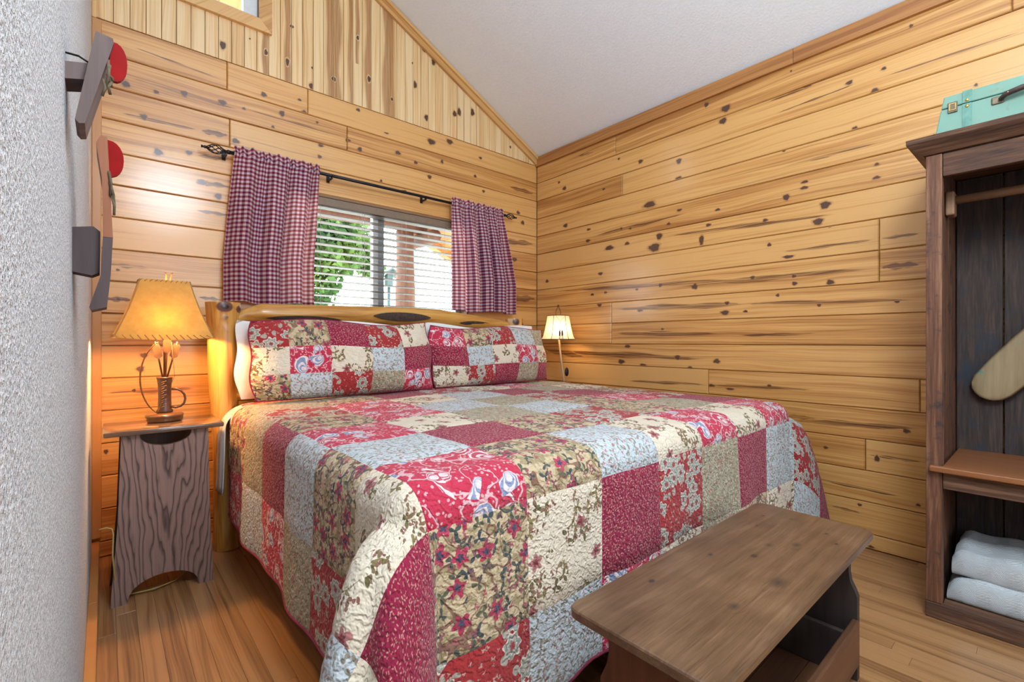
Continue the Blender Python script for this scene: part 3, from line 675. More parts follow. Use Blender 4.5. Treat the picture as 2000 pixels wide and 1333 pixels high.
for xs, zs, ln, hh in ((.80, 1.112, .19, .017), (1.36, 1.146, .19, .022), (1.9, 1.118, .13, .014), (2.24, 1.08, .06, .02)):
    mb = MB(); N = 16
    def scar(u, v, xs=xs, zs=zs, ln=ln, hh=hh):
        ang = v * 0.85 * hh / .02 * max(.02, (1 - u * u)) ** .7
        x = xs + u * ln; zc = 1.148 - .03 * max(0, (x - 1.65) / .6) ** 1.3; r = .0585 - .006 * max(0, (x - 1.65) / .6) - .006 * max(0, (1.1 - x) / .6)
        off = (zs - zc) / r
        a = max(-1.3, min(1.3, off + ang * .5))
        return (x, HY - r * cos(a), zc + r * sin(a))
    mb.grid(scar, [-1 + 2 * i / N for i in range(N + 1)], [-1 + 2 * j / 6 for j in range(7)])
    obj('bark_scar', mb, M['bark'], rail, True, fix=False)
obj('lower_rail', log([(.45, HY, .74), (1.4, HY, .745), (2.32, HY, .74)], [.036, .04, .036], [], 14, 8), M['logX'], bed, True)
for i in range(10):
    x = .60 + i * .182
    obj('spindle', log([(x, HY, .775), (x + .004, HY, .93), (x, HY, 1.10)], [.016, .02, .014], [], 10, 4), M['logZ'], bed, True)
obj('side_rail', log([(.53, .99, .17), (.525, 1.8, .175), (.53, 2.57, .175)], [.062, .058, .06], [(.3, 3.3, .3, 30), (.62, 2.9, .3, 30)], 20, 14), M['logY'], bed, True)
obj('side_rail', log([(2.38, .99, .17), (2.385, 1.8, .175), (2.38, 2.57, .175)], [.062, .058, .06], [], 14, 8), M['logY'], bed, True)
for x in (.60, 2.32): obj('foot_post', log([(x, 1.03, .001), (x, 1.03, .16), (x, 1.03, .30)], [.055, .05, .05], [], 14, 4), M['logZ'], bed, True)
obj('foot_rail', log([(.66, .99, .2), (1.4, .985, .2), (2.26, .99, .2)], [.05, .052, .05], [], 14, 6), M['logX'], bed, True)
obj('box_spring', MB().box(.545, 2.41, .975, 2.555, .24, .40, .02), M['white_cotton'], bed, True)

mat_ = thing('mattress', 'thick mattress in a white fitted sheet, showing at the head of the bed', 'mattress', (1.45, 1.75, .4))
def rbox(mb, x0, x1, y0, y1, z0, z1, r, n=6):
    bm = bmesh.new(); bmesh.ops.create_cube(bm, size=1)
    for v in bm.verts: v.co = Vector((x0 + (v.co.x + .5) * (x1 - x0), y0 + (v.co.y + .5) * (y1 - y0), z0 + (v.co.z + .5) * (z1 - z0)))
    bmesh.ops.bevel(bm, geom=bm.edges[:] + bm.verts[:], offset=r, segments=n, profile=.5, affect='EDGES')
    bm.verts.index_update(); mb.add([tuple(v.co) for v in bm.verts], [tuple(v.index for v in f.verts) for f in bm.faces]); bm.free(); return mb
obj('mattress_body', rbox(MB(), .462, 2.49, .915, 2.572, .405, .684, .07), M['white_cotton'], mat_, True)
def sheet(u, v):      # u: -1..1 round the side, v along the bed head
    a = u; y = 2.36 + v * .215
    x = .445 + .012 * sin(v * 9) + .02 * max(0, v - .6)
    return x, y
mb = MB()
def sidefall(u, v):
    y = 2.46 + v * .112
    if u < .5: z = .30 + u * 2 * .30; x = .412 + .006 * sin(v * 11 + u * 4) - .012 * (1 - u)
    else:
        t = (u - .5) * 2 * pi / 2; z = .60 + .098 * sin(t); x = .412 + .14 * (1 - cos(t))
    return (x, y, z)
mb.grid(sidefall, [i / 16 for i in range(17)], [j / 12 for j in range(13)])
o = obj('sheet_edge', mb, M['white_cotton'], mat_, True, fix=False)
md = o.modifiers.new('thick', 'SOLIDIFY'); md.thickness = .004; md.offset = 0

# quilt: flat coordinates (u across, v along) draped over the mattress
UMIN, UMAX, VMIN, VMAX = -.035, 3.03, .285, 2.50
def side_wave(t, d): return d * (.030 + .022 * sin(t * 9.5 + .6) + .014 * sin(t * 21 + 1.9))
def quilt_pt(u, v):
    cx = min(max(u, XLb), XRb); a = cx - u; b = max(0.0, YFb - v); cy = max(v, YFb)
    crown = .010 * sin(pi * (cx - XLb) / (XRb - XLb)) * min(1, (cy - YFb) / .3) + .0035 * sin(u * 13 + v * 9) * sin(v * 11 - u * 5)
    zt = ZT + crown
    sg = 1 if a >= 0 else -1; a = abs(a)
    if a == 0 and b == 0: return (u, v, zt)
    rho = sqrt(a * a + b * b); th = atan2(b, a)
    dx, dy = -sg * cos(th), -sin(th)
    if rho < RF * pi / 2:
        w = rho / RF; return (cx + dx * RF * sin(w), cy + dy * RF * sin(w), zt - RF * (1 - cos(w)))
    L = rho - RF * pi / 2
    x, y = cx + dx * RF, cy + dy * RF
    if b == 0:
        o_ = side_wave(v, L); q = -sg * o_; z = zt - RF - sqrt(max(0, L * L - o_ * o_)); x += q
    elif a == 0:
        o_ = side_wave(u * 1.1 + 2, L); y -= o_; z = zt - RF - sqrt(max(0, L * L - o_ * o_))
    else:
        s_ = (th / (pi / 2)) ** .46
        gsh = sin(pi * s_) ** .8 * (1 - .22 * math.exp(-((s_ - .56) / .06) ** 2) * min(1, L * 4))
        be = radians(172) + radians(82) * (s_ * s_ * (3 - 2 * s_))
        gsh *= (.105 * (1 - math.exp(-L / .09)) +   .21 * L) / max(L, 1e-6)
        qx, qy = gsh * cos(be), gsh * sin(be)
        w0 = side_wave(YFb, L) * (1 - s_) ** 3; w1 = side_wave(XLb * 1.1 + 2, L) * s_ ** 3
        hx = L * qx * 1.0 - w0; hy = L * qy - w1
        h2 = min(hx * hx + hy * hy, .8 * L * L)
        x += sg * hx; y += hy; z = zt - RF - sqrt(L * L - h2)
    return (x, y, max(z, .012))
quilt = thing('patchwork_quilt', 'patchwork quilt of red, cream, tan and pale blue print squares spread over the bed', 'quilt', (1.45, 1.6, .70))
PU, PV = .2865, .2785
U0, V0 = .48 - 2 * PU, .775 - 2 * PV
# rows are counted from the foot hem, columns from the left hem (k = 2 starts at the left edge of the mattress)
LAY = {0: 'olive tan redgrey blue paisley cream olive tan cream blue burgundy',
       1: 'cream burgundy tan cream burgundy redgrey olive burgundy blue redgrey burgundy',
       2: 'blue cream paisley tan blue cream paisley cream paisley blue tan',
       3: 'redgrey tan blue burgundy tan redgrey tan olive burgundy cream redgrey',
       4: 'olive blue paisley cream olive blue tan paisley redgrey blue burgundy',
       5: 'paisley burgundy tan paisley blue olive redgrey burgundy tan olive cream',
       6: 'blue olive redgrey paisley cream blue burgundy olive cream paisley blue',
       7: 'paisley tan olive tan burgundy redgrey cream paisley olive tan redgrey',
       8: 'burgundy cream paisley blue tan paisley olive redgrey tan blue cream'}
for r_ in range(9):
    row = LAY[r_].split()
    for c_ in range(11):
        u0, u1 = max(U0 + c_ * PU, UMIN), min(U0 + (c_ + 1) * PU, UMAX)
        v0, v1 = max(V0 + r_ * PV, VMIN), min(V0 + (r_ + 1) * PV, VMAX)
        if c_ == 0: u0 = UMIN
        if r_ == 0: v0 = VMIN
        if u1 - u0 < .02 or v1 - v0 < .02: continue
        nu = max(4, int((u1 - u0) / .0135)); nv = max(4, int((v1 - v0) / .0135))
        mb = MB()
        def pt(u, v, u0=u0, u1=u1, v0=v0, v1=v1):
            p = Vector(quilt_pt(u, v)); e = .002
            du = Vector(quilt_pt(u + e, v)) - Vector(quilt_pt(u - e, v)); dv = Vector(quilt_pt(u, v + e)) - Vector(quilt_pt(u, v - e))
            nn = du.cross(dv)
            if nn.length < 1e-12: return tuple(p)
            nn.normalize()
            m = min(u - u0, u1 - u, v - v0, v1 - v)
            pf = .0032 * min(1, m / .02) ** .6 if m > 0 else 0
            rp = .0012 * sin(u * 150 + 3 * sin(v * 60)) * sin(v * 70 + 2 * sin(u * 50)) * min(1, max(0, m) / .02)
            return tuple(p + nn * (pf + rp))
        mb.grid(pt, [u0 + (u1 - u0) * i / nu for i in range(nu + 1)], [v0 + (v1 - v0) * j / nv for j in range(nv + 1)])
        k = row[c_]
        o = obj('quilt_patch', mb, FAB[k], quilt, True, fix=False)
        o['label'] = PLABEL[k]
hem = [(UMIN, VMAX - (VMAX - VMIN) * i / 60) for i in range(61)] + [(UMIN + (UMAX - UMIN) * i / 70, VMIN) for i in range(1, 71)] + [(UMAX, VMIN + (VMAX - VMIN) * i / 40) for i in range(1, 41)]
obj('binding', MB().tube([quilt_pt(u, v) for u, v in hem], .0048, 6), M['binding'], quilt, True)

# ------------------------------------------------------------------ pillows
def pillow_fn(cx, hw, zb, h, yb, lean, T, seed, pinch=.05):
    def fn(s, t, side):       # s,t in -1..1 ; side -1 front, +1 back
        ps = s * (1 - pinch * (1 - abs(t)) ** 2 * 0 - .03 * (t * t)); pt_ = t * (1 - .035 * (1 - s * s) * (1 if t > 0 else -.2))
        th = T * (max(0, 1 - abs(s) ** 3.2) ** .55) * (max(0, 1 - abs(t) ** 2.6) ** .6)
        th *= 1 + .10 * sin(s * 5 + seed) * sin(t * 4 + seed * 2)
        x = cx + hw * ps + .008 * sin(t * 5 + seed) * (1 if abs(s) > .9 else .3)
        zz = (pt_ + 1) / 2 * h + .012 * sin(s * 4 + seed * 3) * (t + 1) / 2
        return (x, yb + lean * zz + side * th, zb + zz)
    return fn
def sham(name, label, cx, hw, zb, h, yb, lean, T, cols, rows, lay, seed, group):
    root = thing(name, label, 'pillow', (cx, yb, zb), group)
    fn = pillow_fn(cx, hw, zb, h, yb, lean, T, seed)
    for i in range(len(cols) - 1):
        for j in range(len(rows) - 1):
            s0, s1, t0, t1 = cols[i], cols[i + 1], rows[j], rows[j + 1]
            n1 = max(4, int((s1 - s0) * 18)); n2 = max(4, int((t1 - t0) * 16))
            mb = MB()
            def f2(s, t):
                x, y, z = fn(s, t, -1); m = min((s - s0) * hw, (s1 - s) * hw, (t - t0) * h / 2, (t1 - t) * h / 2)
                return (x, y - .004 * min(1, max(0, m) / .02) ** .6, z)
            mb.grid(f2, [s0 + (s1 - s0) * a / n1 for a in range(n1 + 1)], [t0 + (t1 - t0) * a / n2 for a in range(n2 + 1)], lambda s, t: (s * hw, t * h / 2))
            k = lay[len(rows) - 2 - j][i]
            o = obj('sham_patch', mb, FAB[k], root, True, fix=False); o['label'] = PLABEL[k]
    mb = MB(); mb.grid(lambda s, t: fn(s, t, .45), [-1 + 2 * a / 26 for a in range(27)], [-1 + 2 * a / 16 for a in range(17)], lambda s, t: (s * hw, t * h / 2))
    obj('sham_back', mb, FAB['burgundy'], root, True, fix=False)
    rim = [(-1 + 2 * a / 30, -1) for a in range(31)] + [(1, -1 + 2 * a / 16) for a in range(1, 17)] + [(1 - 2 * a / 30, 1) for a in range(1, 31)] + [(-1, 1 - 2 * a / 16) for a in range(1, 17)]
    obj('piping', MB().tube([fn(s, t, 0) for s, t in rim], .0035, 6), FAB['burgundy'], root, True)
    return root
sham('pillow_sham', 'long patchwork pillow sham nearest the rawhide lamp, on the left of the bed', .978, .476, .724, .378, 2.375, .20, .085,
     [-1, -.80 + .12, -.28, .16, .56, 1], [-1, -.36, .32, 1],
     [['redgrey', 'tan', 'burgundy', 'redgrey', 'cream'], ['cream', 'paisley', 'cream', 'blue', 'burgundy'], ['tan', 'blue', 'redgrey', 'olive', 'paisley']], 1.0, 'patchwork pillow shams')
sham('pillow_sham', 'patchwork pillow sham nearest the boarded side wall, beside the small bell lamp', 1.945, .478, .724, .368, 2.395, .20, .080,
     [-1, -.54, -.12, .32, .72, 1], [-1, -.30, .36, 1],
     [['paisley', 'tan', 'redgrey', 'blue', 'olive'], ['burgundy', 'blue', 'cream', 'paisley', 'cream'], ['cream', 'redgrey', 'burgundy', 'olive', 'burgundy']], 2.3, 'patchwork pillow shams')
for nm, lb, cx, hw, sd in (('bed_pillow', 'plain white bed pillow behind the left patchwork sham, against the knotty post', .955, .492, .4), ('bed_pillow', 'plain white bed pillow mostly hidden behind the right patchwork sham', 1.93, .47, 1.7)):
    fn = pillow_fn(cx, hw, .724, .380, 2.512, .05, .034, sd)
    mb = MB()
    for side in (-1, 1): mb.grid(lambda s, t: fn(s, t, side), [-1 + 2 * a / 34 for a in range(35)], [-1 + 2 * a / 20 for a in range(21)])
    o = obj(nm, mb, M['white_cotton'], None, True, base=(cx, 2.52, .712)); tag(o, lb, 'pillow', 'white pillows at the headboard')
# ------------------------------------------------------------------ curtain rod, curtains, blind
M['iron'] = plain('black_iron', (.022, .024, .030), .45, .7, var=.3)
RY, RZ = YB - .062, 1.985
rod = thing('curtain_rod', 'black iron curtain rod with twisted cage finials above the window', 'curtain rod', (1.43, RY, RZ))
obj('pole', MB().tube([(.495, RY, RZ), (1.4, RY, RZ), (2.36, RY, RZ)], .0092, 10), M['iron'], rod, True)
for sg, xe in ((-1, .495), (1, 2.36)):
    mb = MB()
    for k in range(6):
        pts = []
        for i in range(15):
            t = i / 14; w = k * pi / 3 + t * 2.6; r = .003 + .019 * sin(pi * t)
            pts.append((xe + sg * (.022 + .085 * t), RY + r * cos(w), RZ + r * sin(w)))
        mb.tube(pts, .0026, 6)
    f_ = obj('finial_cage', mb, M['iron'], rod, True)
    obj('finial_collar', MB().tube([(xe, RY, RZ), (xe + sg * .012, RY, RZ), (xe + sg * .016, RY, RZ), (xe + sg * .026, RY, RZ)], [.0105, .0115, .007, .0085], 10), M['iron'], rod, True)
    obj('finial_tip', MB().tube([(xe + sg * .104, RY, RZ), (xe + sg * .112, RY, RZ), (xe + sg * .118, RY, RZ), (xe + sg * .128, RY, RZ)], [.004, .0085, .0045, .0075], 10), M['iron'], rod, True)
for xb in (.475, 1.02, 1.66, 2.345):
    mb = MB().box(xb - .006, xb + .006, RY - .004, YB - .004, RZ - .020, RZ - .012, .001)
    mb.box(xb - .009, xb + .009, YB - .0055, YB - .0006, RZ - .028, RZ + .028, .001)
    mb.tube([(xb, RY - .013, RZ), (xb, RY - .009, RZ - .009), (xb, RY, RZ - .013), (xb, RY + .009, RZ - .009), (xb, RY + .013, RZ)], .003, 6)
    obj('bracket', mb, M['iron'], rod)

g = G('gingham_cotton'); x, y, _ = g.sep(g.coord('UV')); p = .0235
fu = g.math('FRACT', g.math('DIVIDE', x, p)); fv = g.math('FRACT', g.math('DIVIDE', y, p))
sa = g.step(g.math('ABSOLUTE', g.math('SUBTRACT', fu, .5)), .235, .265); sb = g.step(g.math('ABSOLUTE', g.math('SUBTRACT', fv, .5)), .235, .265)
c = g.mix(sb, g.mix(sa, (.76, .68, .70), (.33, .22, .33)), g.mix(sa, (.44, .15, .20), (.14, .008, .04)))
weave = g.noise(g.coord('UV'), 900, 1)
g.bump(weave, .2, .0006)
g.fin(c, .9, .1, sheen=.1)
tl = g.n('BsdfTranslucent'); g.set(tl.inputs[0], g.mix(.35, c, (.95, .30, .12)))
mx = g.n('MixShader'); mx.inputs[0].default_value = .4
g.t.links.new(g.p.outputs[0], mx.inputs[1]); g.t.links.new(tl.outputs[0], mx.inputs[2]); g.t.links.new(mx.outputs[0], g.out.inputs[0])
M['gingham'] = g.m
def curtain(label, x0, x1, bx0, bx1, zb, folds, seed, cloth=1.75, zr=.04):
    c_ = thing('gingham_curtain', label, 'curtain', ((x0 + x1) / 2, RY, zb), 'gingham curtains')
    def fold(s, z):
        k = min(1, max(0, (RZ - z) / .5))
        a = sin(2 * pi * folds * s + seed + .5 * sin(7 * s + seed)) + .45 * sin(2 * pi * folds * 2.3 * s + seed * 2) * (1 - .6 * k) + .25 * sin(2 * pi * folds * .45 * s + 1.3 * seed)
        return a
    ztop = RZ + zr
    def pt(s, t):          # t: 0 top of the heading, 1 hem
        z = ztop + (zb - ztop) * t
        d = max(0, (RZ - z)); k = min(1, d / .55)
        xa = x0 + (bx0 - x0) * k; xb_ = x1 + (bx1 - x1) * k
        x = xa + (xb_ - xa) * s + .006 * sin(2 * pi * folds * s * 1.0 + seed + 1.57) * (1 - .3 * k)
        amp = .0065 + .034 * min(1, d / .35)
        if z > RZ + .012: amp = .010
        elif z > RZ - .012: amp = .004
        off = fold(s, z) * amp + (.004 * sin(90 * s + seed) if z > RZ - .03 else 0)
        y = RY - .0105 - .010 * (1 if abs(z - RZ) < .014 else .2) + off - .026 * k
        y = min(y, YB - .012)
        if abs(z - RZ) < .02: y = min(y, RY - .0092)
        zz = z + .006 * sin(2 * pi * folds * 3.1 * s + seed) * (1 if t < .06 else 0) + .006 * sin(9 * s + seed) * t
        return (x, y, zz)
    n = 110
    ts = [0, .02, .04, .055, .07, .085, .10, .12] + [.14 + .86 * i / 40 for i in range(41)]
    W = (x1 - x0) * cloth
    mb = MB(); mb.grid(pt, [i / n for i in range(n + 1)], ts, lambda s, t: (s * W, t * (ztop - zb)))
    o = obj('cloth', mb, M['gingham'], c_, True, fix=False)
    mb = MB()
    def back(s, t):        # rod pocket, behind the pole
        x = x0 + (x1 - x0) * s; w = pi * t
        return (x, RY - .0095 + .020 * sin(w) + .001 * sin(80 * s), RZ + .0125 * cos(w))
    mb.grid(back, [i / 60 for i in range(61)], [i / 6 for i in range(7)], lambda s, t: (s * W, t * .03))
    obj('rod_pocket', mb, M['gingham'], c_, True, fix=False)
    mb = MB(); mb.grid(lambda s, t: tuple(Vector(pt(s, .985 + t * .0148)) + Vector((0, -.0012, 0))), [i / n for i in range(n + 1)], [0, 1], lambda s, t: (s * W, (.985 + t * .0148) * (ztop - zb)))
    obj('hem', mb, M['gingham'], c_, True, fix=False)
curtain('gingham curtain on the left of the window, hanging above the knotty bed post', .508, .952, .462, .902, 1.203, 3.4, .6, 1.25)
curtain('gingham curtain on the right of the window, nearest the room corner', 1.868, 2.335, 1.862, 2.43, 1.215, 4.3, 2.1, 1.25)

M['slat'] = plain('taupe_slat', (.22, .19, .155), .45, var=.04)
M['valance'] = plain('taupe_valance', (.22, .155, .105), .5, var=.08)
M['cord'] = plain('pale_cord', (.45, .42, .38), .8)
bl = thing('window_blind', 'open venetian blind with pale wide slats inside the window', 'blind', (1.4, YB + .04, WZ0 + .02))
bx0, bx1 = ix0 + .006, ix1 - .006
obj('headrail', MB().box(bx0, bx1, YB + .004, YB + .066, WZ1 - .064, WZ1 - .016, .003), M['valance'], bl)
zs = 1.812
while zs > WZ0 + .04:
    obj('slat', MB().box(bx0, bx1, YB + .014, YB + .064, zs - .0015, zs + .0015, .001, Matrix.Rotation(radians(-5), 3, 'X')), M['slat'], bl)
    zs -= .0445
obj('bottom_rail', MB().box(bx0, bx1, YB + .014, YB + .064, WZ0 + .014, WZ0 + .027, .003), M['slat'], bl)
for xc in (.98, 1.24, 1.55, 1.86):
    mb = MB()
    for yy in (YB + .0105, YB + .0675): mb.tube([(xc, yy, WZ1 - .06), (xc, yy, WZ0 + .02)], .0009, 5)
    obj('ladder_cord', mb, M['cord'], bl)
obj('lift_cord', MB().tube([(1.255, YB + .008, WZ1 - .05), (1.256, YB + .007, 1.5), (1.255, YB + .008, 1.42)], .0013, 5), M['cord'], bl)

# ------------------------------------------------------------------ nightstand with the rawhide lamp
g = G('dark_oak'); X = g.coord(); x, y, z = g.sep(X)
wob = g.noise(g.mapv(X, (13, 13, 2.6)), 1.0, 3, .5)
ph = g.math('ADD', g.math('MULTIPLY', g.math('POWER', g.math('ABSOLUTE', g.math('SUBTRACT', x, .015)), 1.2), 75.0), g.math('MULTIPLY', z, -4.5))
ph = g.math('ADD', ph, g.math('MULTIPLY', wob, 5.5))
fr = g.math('FRACT', ph)
ln = g.ramp(fr, [(0, .0), (.10, .25), (.30, .85), (.75, 1.0), (.97, .55), (1, .0)])
fine = g.noise(g.mapv(X, (300, 300, 9)), 1.0, 3, .6)
c = g.mix(ln, (.06, .036, .032), g.mix(fine, (.22, .130, .108), (.36, .230, .195)))
g.bump(g.math('ADD', ln, fine), .2, .0012)
M['oak_dark'] = g.fin(c, .42, .45, 0, .15, .2)
M['oak_plain'] = wood_obj('dark_oak_plain', 'Z', [(.3, (.045, .028, .022)), (.7, (.14, .085, .065))], .45, coat=.1)
M['oak_top'] = wood_obj('dark_oak_polished', 'X', [(.3, (.07, .040, .026)), (.7, (.17, .10, .065))], .16, coat=.9)
NZ = .662
ns = thing('nightstand', 'dark oak plank nightstand with arched end boards beside the bed', 'nightstand', (.18, 2.5, 0))
def end_board(y, hole):
    pts = [(.015, 0), (.066, 0)]
    for i in range(1, 12):
        w = pi * i / 12; pts.append((.179 - .113 * cos(w), .083 * sin(w) ** .8))
    pts += [(.292, 0), (.345, 0), (.331, .3), (.325, NZ - .021)]
    if hole:
        pts += [(.268, NZ - .021)]
        for i in range(1, 14):
            w = pi * i / 14; pts.append((.185 + .083 * cos(w), NZ - .021 - .052 * sin(w) ** .8))
        pts += [(.102, NZ - .021)]
    pts += [(.047, NZ - .021), (.036, .3)]
    return MB().prism(pts, lambda a, b, d: (a, d + (.0), b), y, y + .02)
obj('end_board', end_board(2.305, True), M['oak_dark'], ns)
obj('end_board', end_board(2.522, False), M['oak_plain'], ns)
obj('top_board', MB().box(-.006, .378, 2.275, 2.55, NZ - .020, NZ, .006), M['oak_top'], ns, True, auto=40)
obj('inner_shelf', MB().box(.045, .325, 2.3255, 2.5215, .27, .288), M['oak_plain'], ns)

M['rawhide'] = G('rawhide')
g = M['rawhide']; n1 = g.noise(g.coord(), 14, 4, .6); n2 = g.noise(g.coord(), 60, 3)
cc = g.ramp(g.math('ADD', g.math('MULTIPLY', n1, .7), g.math('MULTIPLY', n2, .3)), [(.3, (.50, .23, .035)), (.7, (.66, .36, .07))])
g.fin(cc, .6, .3); tl = g.n('BsdfTranslucent'); g.set(tl.inputs[0], cc); mx = g.n('MixShader'); mx.inputs[0].default_value = .03
g.t.links.new(g.p.outputs[0], mx.inputs[1]); g.t.links.new(tl.outputs[0], mx.inputs[2]); g.t.links.new(mx.outputs[0], g.out.inputs[0]); M['rawhide'] = g.m
M['lace'] = plain('leather_lace', (.42, .22, .07), .7)
M['leather'] = plain('brown_leather', (.075, .030, .018), .42, var=.35, sc=70, coat=.2)
M['bronze'] = plain('bronze', (.16, .075, .035), .38, .75, var=.25)
M['brass'] = plain('brass', (.48, .30, .09), .35, .9, var=.2)
M['lampwood'] = wood_obj('lamp_base_wood', 'X', [(.3, (.10, .042, .018)), (.7, (.23, .10, .04))], .3, coat=.5)
M['feather'] = plain('feather_grey', (.085, .048, .032), .7, var=.3)
def bulb_mat(name, col, st):
    g = G(name); e = g.n('Emission'); e.inputs[0].default_value = (*col, 1); e.inputs[1].default_value = st
    g.t.links.new(e.outputs[0], g.out.inputs[0]); return g.m
M['bulb'] = bulb_mat('warm_bulb', (1, .62, .25), 5)
def point(name, loc, w, col, r):
    d = bpy.data.lights.new(name, 'POINT'); d.energy = w; d.color = col; d.shadow_soft_size = r
    o = bpy.data.objects.new(name, d); COL.objects.link(o); o.location = loc; return o
LX, LY = .192, 2.47
lamp = thing('table_lamp', 'rustic table lamp with laced rawhide shade and bundle of arrows, lit, on the nightstand', 'lamp', (LX, LY, NZ))
obj('base', MB().lathe([(.0, .0005), (.058, .0005), (.062, .006), (.060, .014), (.066, .019), (.067, .026), (.060, .032), (.03, .036), (.0, .037)], (LX, LY, NZ), 28), M['lampwood'], lamp, True)
obj('quiver', MB().lathe([(.0, .036), (.027, .036), (.030, .042), (.024, .052), (.0225, .10), (.0235, .15), (.027, .178), (.029, .182), (.027, .186), (.020, .186), (.0, .182)], (LX, LY, NZ), 20), M['leather'], lamp, True)
q_ = [o for o in lamp.children if o.name.startswith('quiver')][0]
obj('quiver_strap', MB().tube([(LX + .024, LY - .012, NZ + .135), (LX + .040, LY - .02, NZ + .134), (LX + .056, LY - .02, NZ + .124), (LX + .067, LY - .02, NZ + .108), (LX + .070, LY - .02, NZ + .090), (LX + .066, LY - .02, NZ + .072), (LX + .054, LY - .02, NZ + .060), (LX + .036, LY - .018, NZ + .055), (LX + .02, LY - .014, NZ + .060)], .0045, 8), M['leather'], q_, True)
mb = MB()
for i in range(12):
    mb.tube([(LX + .026 * cos(-2.2 + .10), LY - .026, NZ + .06 + i * .0095), (LX - .004 + (i % 2) * .008, LY - .0275, NZ + .066 + i * .0095)], .0011, 5)
obj('quiver_lacing', mb, M['lace'], q_, True)
for k, (ax, ay, lean, h) in enumerate(((-.026, 0, -.018, .335), (.006, -.012, .004, .36), (.032, .004, .030, .335))):
    b0 = Vector((LX + ax * .25, LY + ay, NZ + .18)); t0 = Vector((LX + ax + lean * .4, LY + ay - .01, NZ + h))
    a_ = obj('arrow_shaft', MB().tube([b0, t0], .0034, 8), M['bronze'], lamp, True)
    d = (t0 - b0).normalized(); sidev = d.cross(Vector((0, 1, 0))).normalized()
    pf = [t0 - d * .075, t0 - d * .064 + sidev * .014, t0 - d * .02 + sidev * .014, t0 - d * .008 + sidev * .009, t0 - d * .014, t0 - d * .008 - sidev * .009, t0 - d * .02 - sidev * .014, t0 - d * .064 - sidev * .014]
    mb = MB(); mb.add([tuple(p + Vector((0, -.001 - .0042, 0))) for p in pf] + [tuple(p + Vector((0, .001 - .0042, 0))) for p in pf], [tuple(range(8)), tuple(range(8, 16))[::-1]] + [(i, (i + 1) % 8, 8 + (i + 1) % 8, 8 + i) for i in range(8)])
    obj('fletching', mb, M['feather'], a_)
bow = []
for i in range(22):
    w = -1.12 + 2.24 * i / 21
    bow.append((LX - .005 - .105 * (cos(w) - cos(1.12)) * 1.0 - .02, LY - .042, NZ + .185 + .165 * sin(w)))
bo = obj('bow', MB().tube(bow, [.0016 + .0016 * sin(pi * i / 21) for i in range(22)], 7), M['bronze'], lamp, True)
obj('bow_string', MB().tube([bow[0], (bow[0][0] + .055, LY - .045, NZ + .19), (bow[-1][0] + .045, LY - .042, bow[-1][2])], .0009, 5), M['bronze'], bo, True)
obj('stem', MB().tube([(LX, LY, NZ + .18), (LX, LY, NZ + .40)], .005, 8), M['bronze'], lamp, True)
obj('socket', MB().tube([(LX, LY, NZ + .40), (LX, LY, NZ + .45)], .016, 12), M['brass'], lamp, True)
obj('light_bulb', MB().ball((LX, LY, NZ + .485), .024, .024, .034), M['bulb'], lamp, True)
# rectangular laced shade
RZl = Matrix.Rotation(radians(-2), 3, 'Z')
SH = (.163, .118, .352, .083, .062, .590)     # half sizes bottom, height, half sizes top, height
def shade_pt(w, t):          # w round (0..4), t up
    hx = SH[0] + (SH[3] - SH[0]) * t - .006 * sin(pi * t); hy = SH[1] + (SH[4] - SH[1]) * t - .006 * sin(pi * t); z = SH[2] + (SH[5] - SH[2]) * t
    k = int(w) % 4; f = w - int(w); r = .018
    cs = [(-hx, -hy), (hx, -hy), (hx, hy), (-hx, hy)]; a = cs[k]; b = cs[(k + 1) % 4]
    L = sqrt((b[0] - a[0]) ** 2 + (b[1] - a[1]) ** 2)
    x = a[0] + (b[0] - a[0]) * f; y = a[1] + (b[1] - a[1]) * f
    bow_ = 1 + .05 * sin(pi * f)
    n_ = [(0, -1), (1, 0), (0, 1), (-1, 0)][k]
    x += n_[0] * (bow_ - 1) * L; y += n_[1] * (bow_ - 1) * L * .5
    v = RZl @ Vector((x, y, 0)); return (LX + v.x, LY + v.y, NZ + z - (.010 * sin(pi * f) if k == 0 and t == 0 else 0))
mb = MB(); mb.grid(shade_pt, [i / 8 for i in range(33)], [j / 8 for j in range(9)])
sh = obj('lamp_shade', mb, M['rawhide'], lamp, True, fix=False, auto=40)
mb = MB()
for t in (.045, .965):
    for i in range(4 * (14 if t < .5 else 10)):
        w = i / (14 if t < .5 else 10)
        if w >= 4: break
        d = 1.0045
        p = Vector(shade_pt(w, t)); q = Vector(shade_pt(min(3.999, w + .045), 0.0 if t < .5 else 1.0)); cn = Vector((LX, LY, p.z))
        p = cn + (p - cn) * d * 1.004; cn2 = Vector((LX, LY, q.z)); q = cn2 + (q - cn2) * d * 1.004
        mb.tube([p, q], .0016, 5)
obj('shade_lacing', mb, M['lace'], sh, True)
for k in range(4): obj('shade_wire', MB().tube([Vector(shade_pt(k, t / 6)) for t in range(7)], .0022, 6), M['lace'], sh, True)
mb = MB()
for sx in (-1, 1): mb.tube([(LX + .006 * sx + .01, LY - .01, NZ + .585), (LX + .008 * sx + .012, LY - .01, NZ + .62), (LX + .013 * sx + .014, LY - .012, NZ + .628)], .0032, 6)
obj('finial_hook', mb, M['lace'], lamp, True)
obj('harp', MB().tube([(LX - .02, LY, NZ + .44), (LX - .045, LY, NZ + .50), (LX - .03, LY, NZ + .57), (LX, LY, NZ + .588), (LX + .03, LY, NZ + .57), (LX + .045, LY, NZ + .50), (LX + .02, LY, NZ + .44)], .0016, 6), M['brass'], lamp, True)
mb = MB(); N = 12
for k in range(4): mb.tube([(LX, LY, NZ + .587), shade_pt(k, .985)], .0012, 5)
obj('shade_spider', mb, M['brass'], lamp, True)
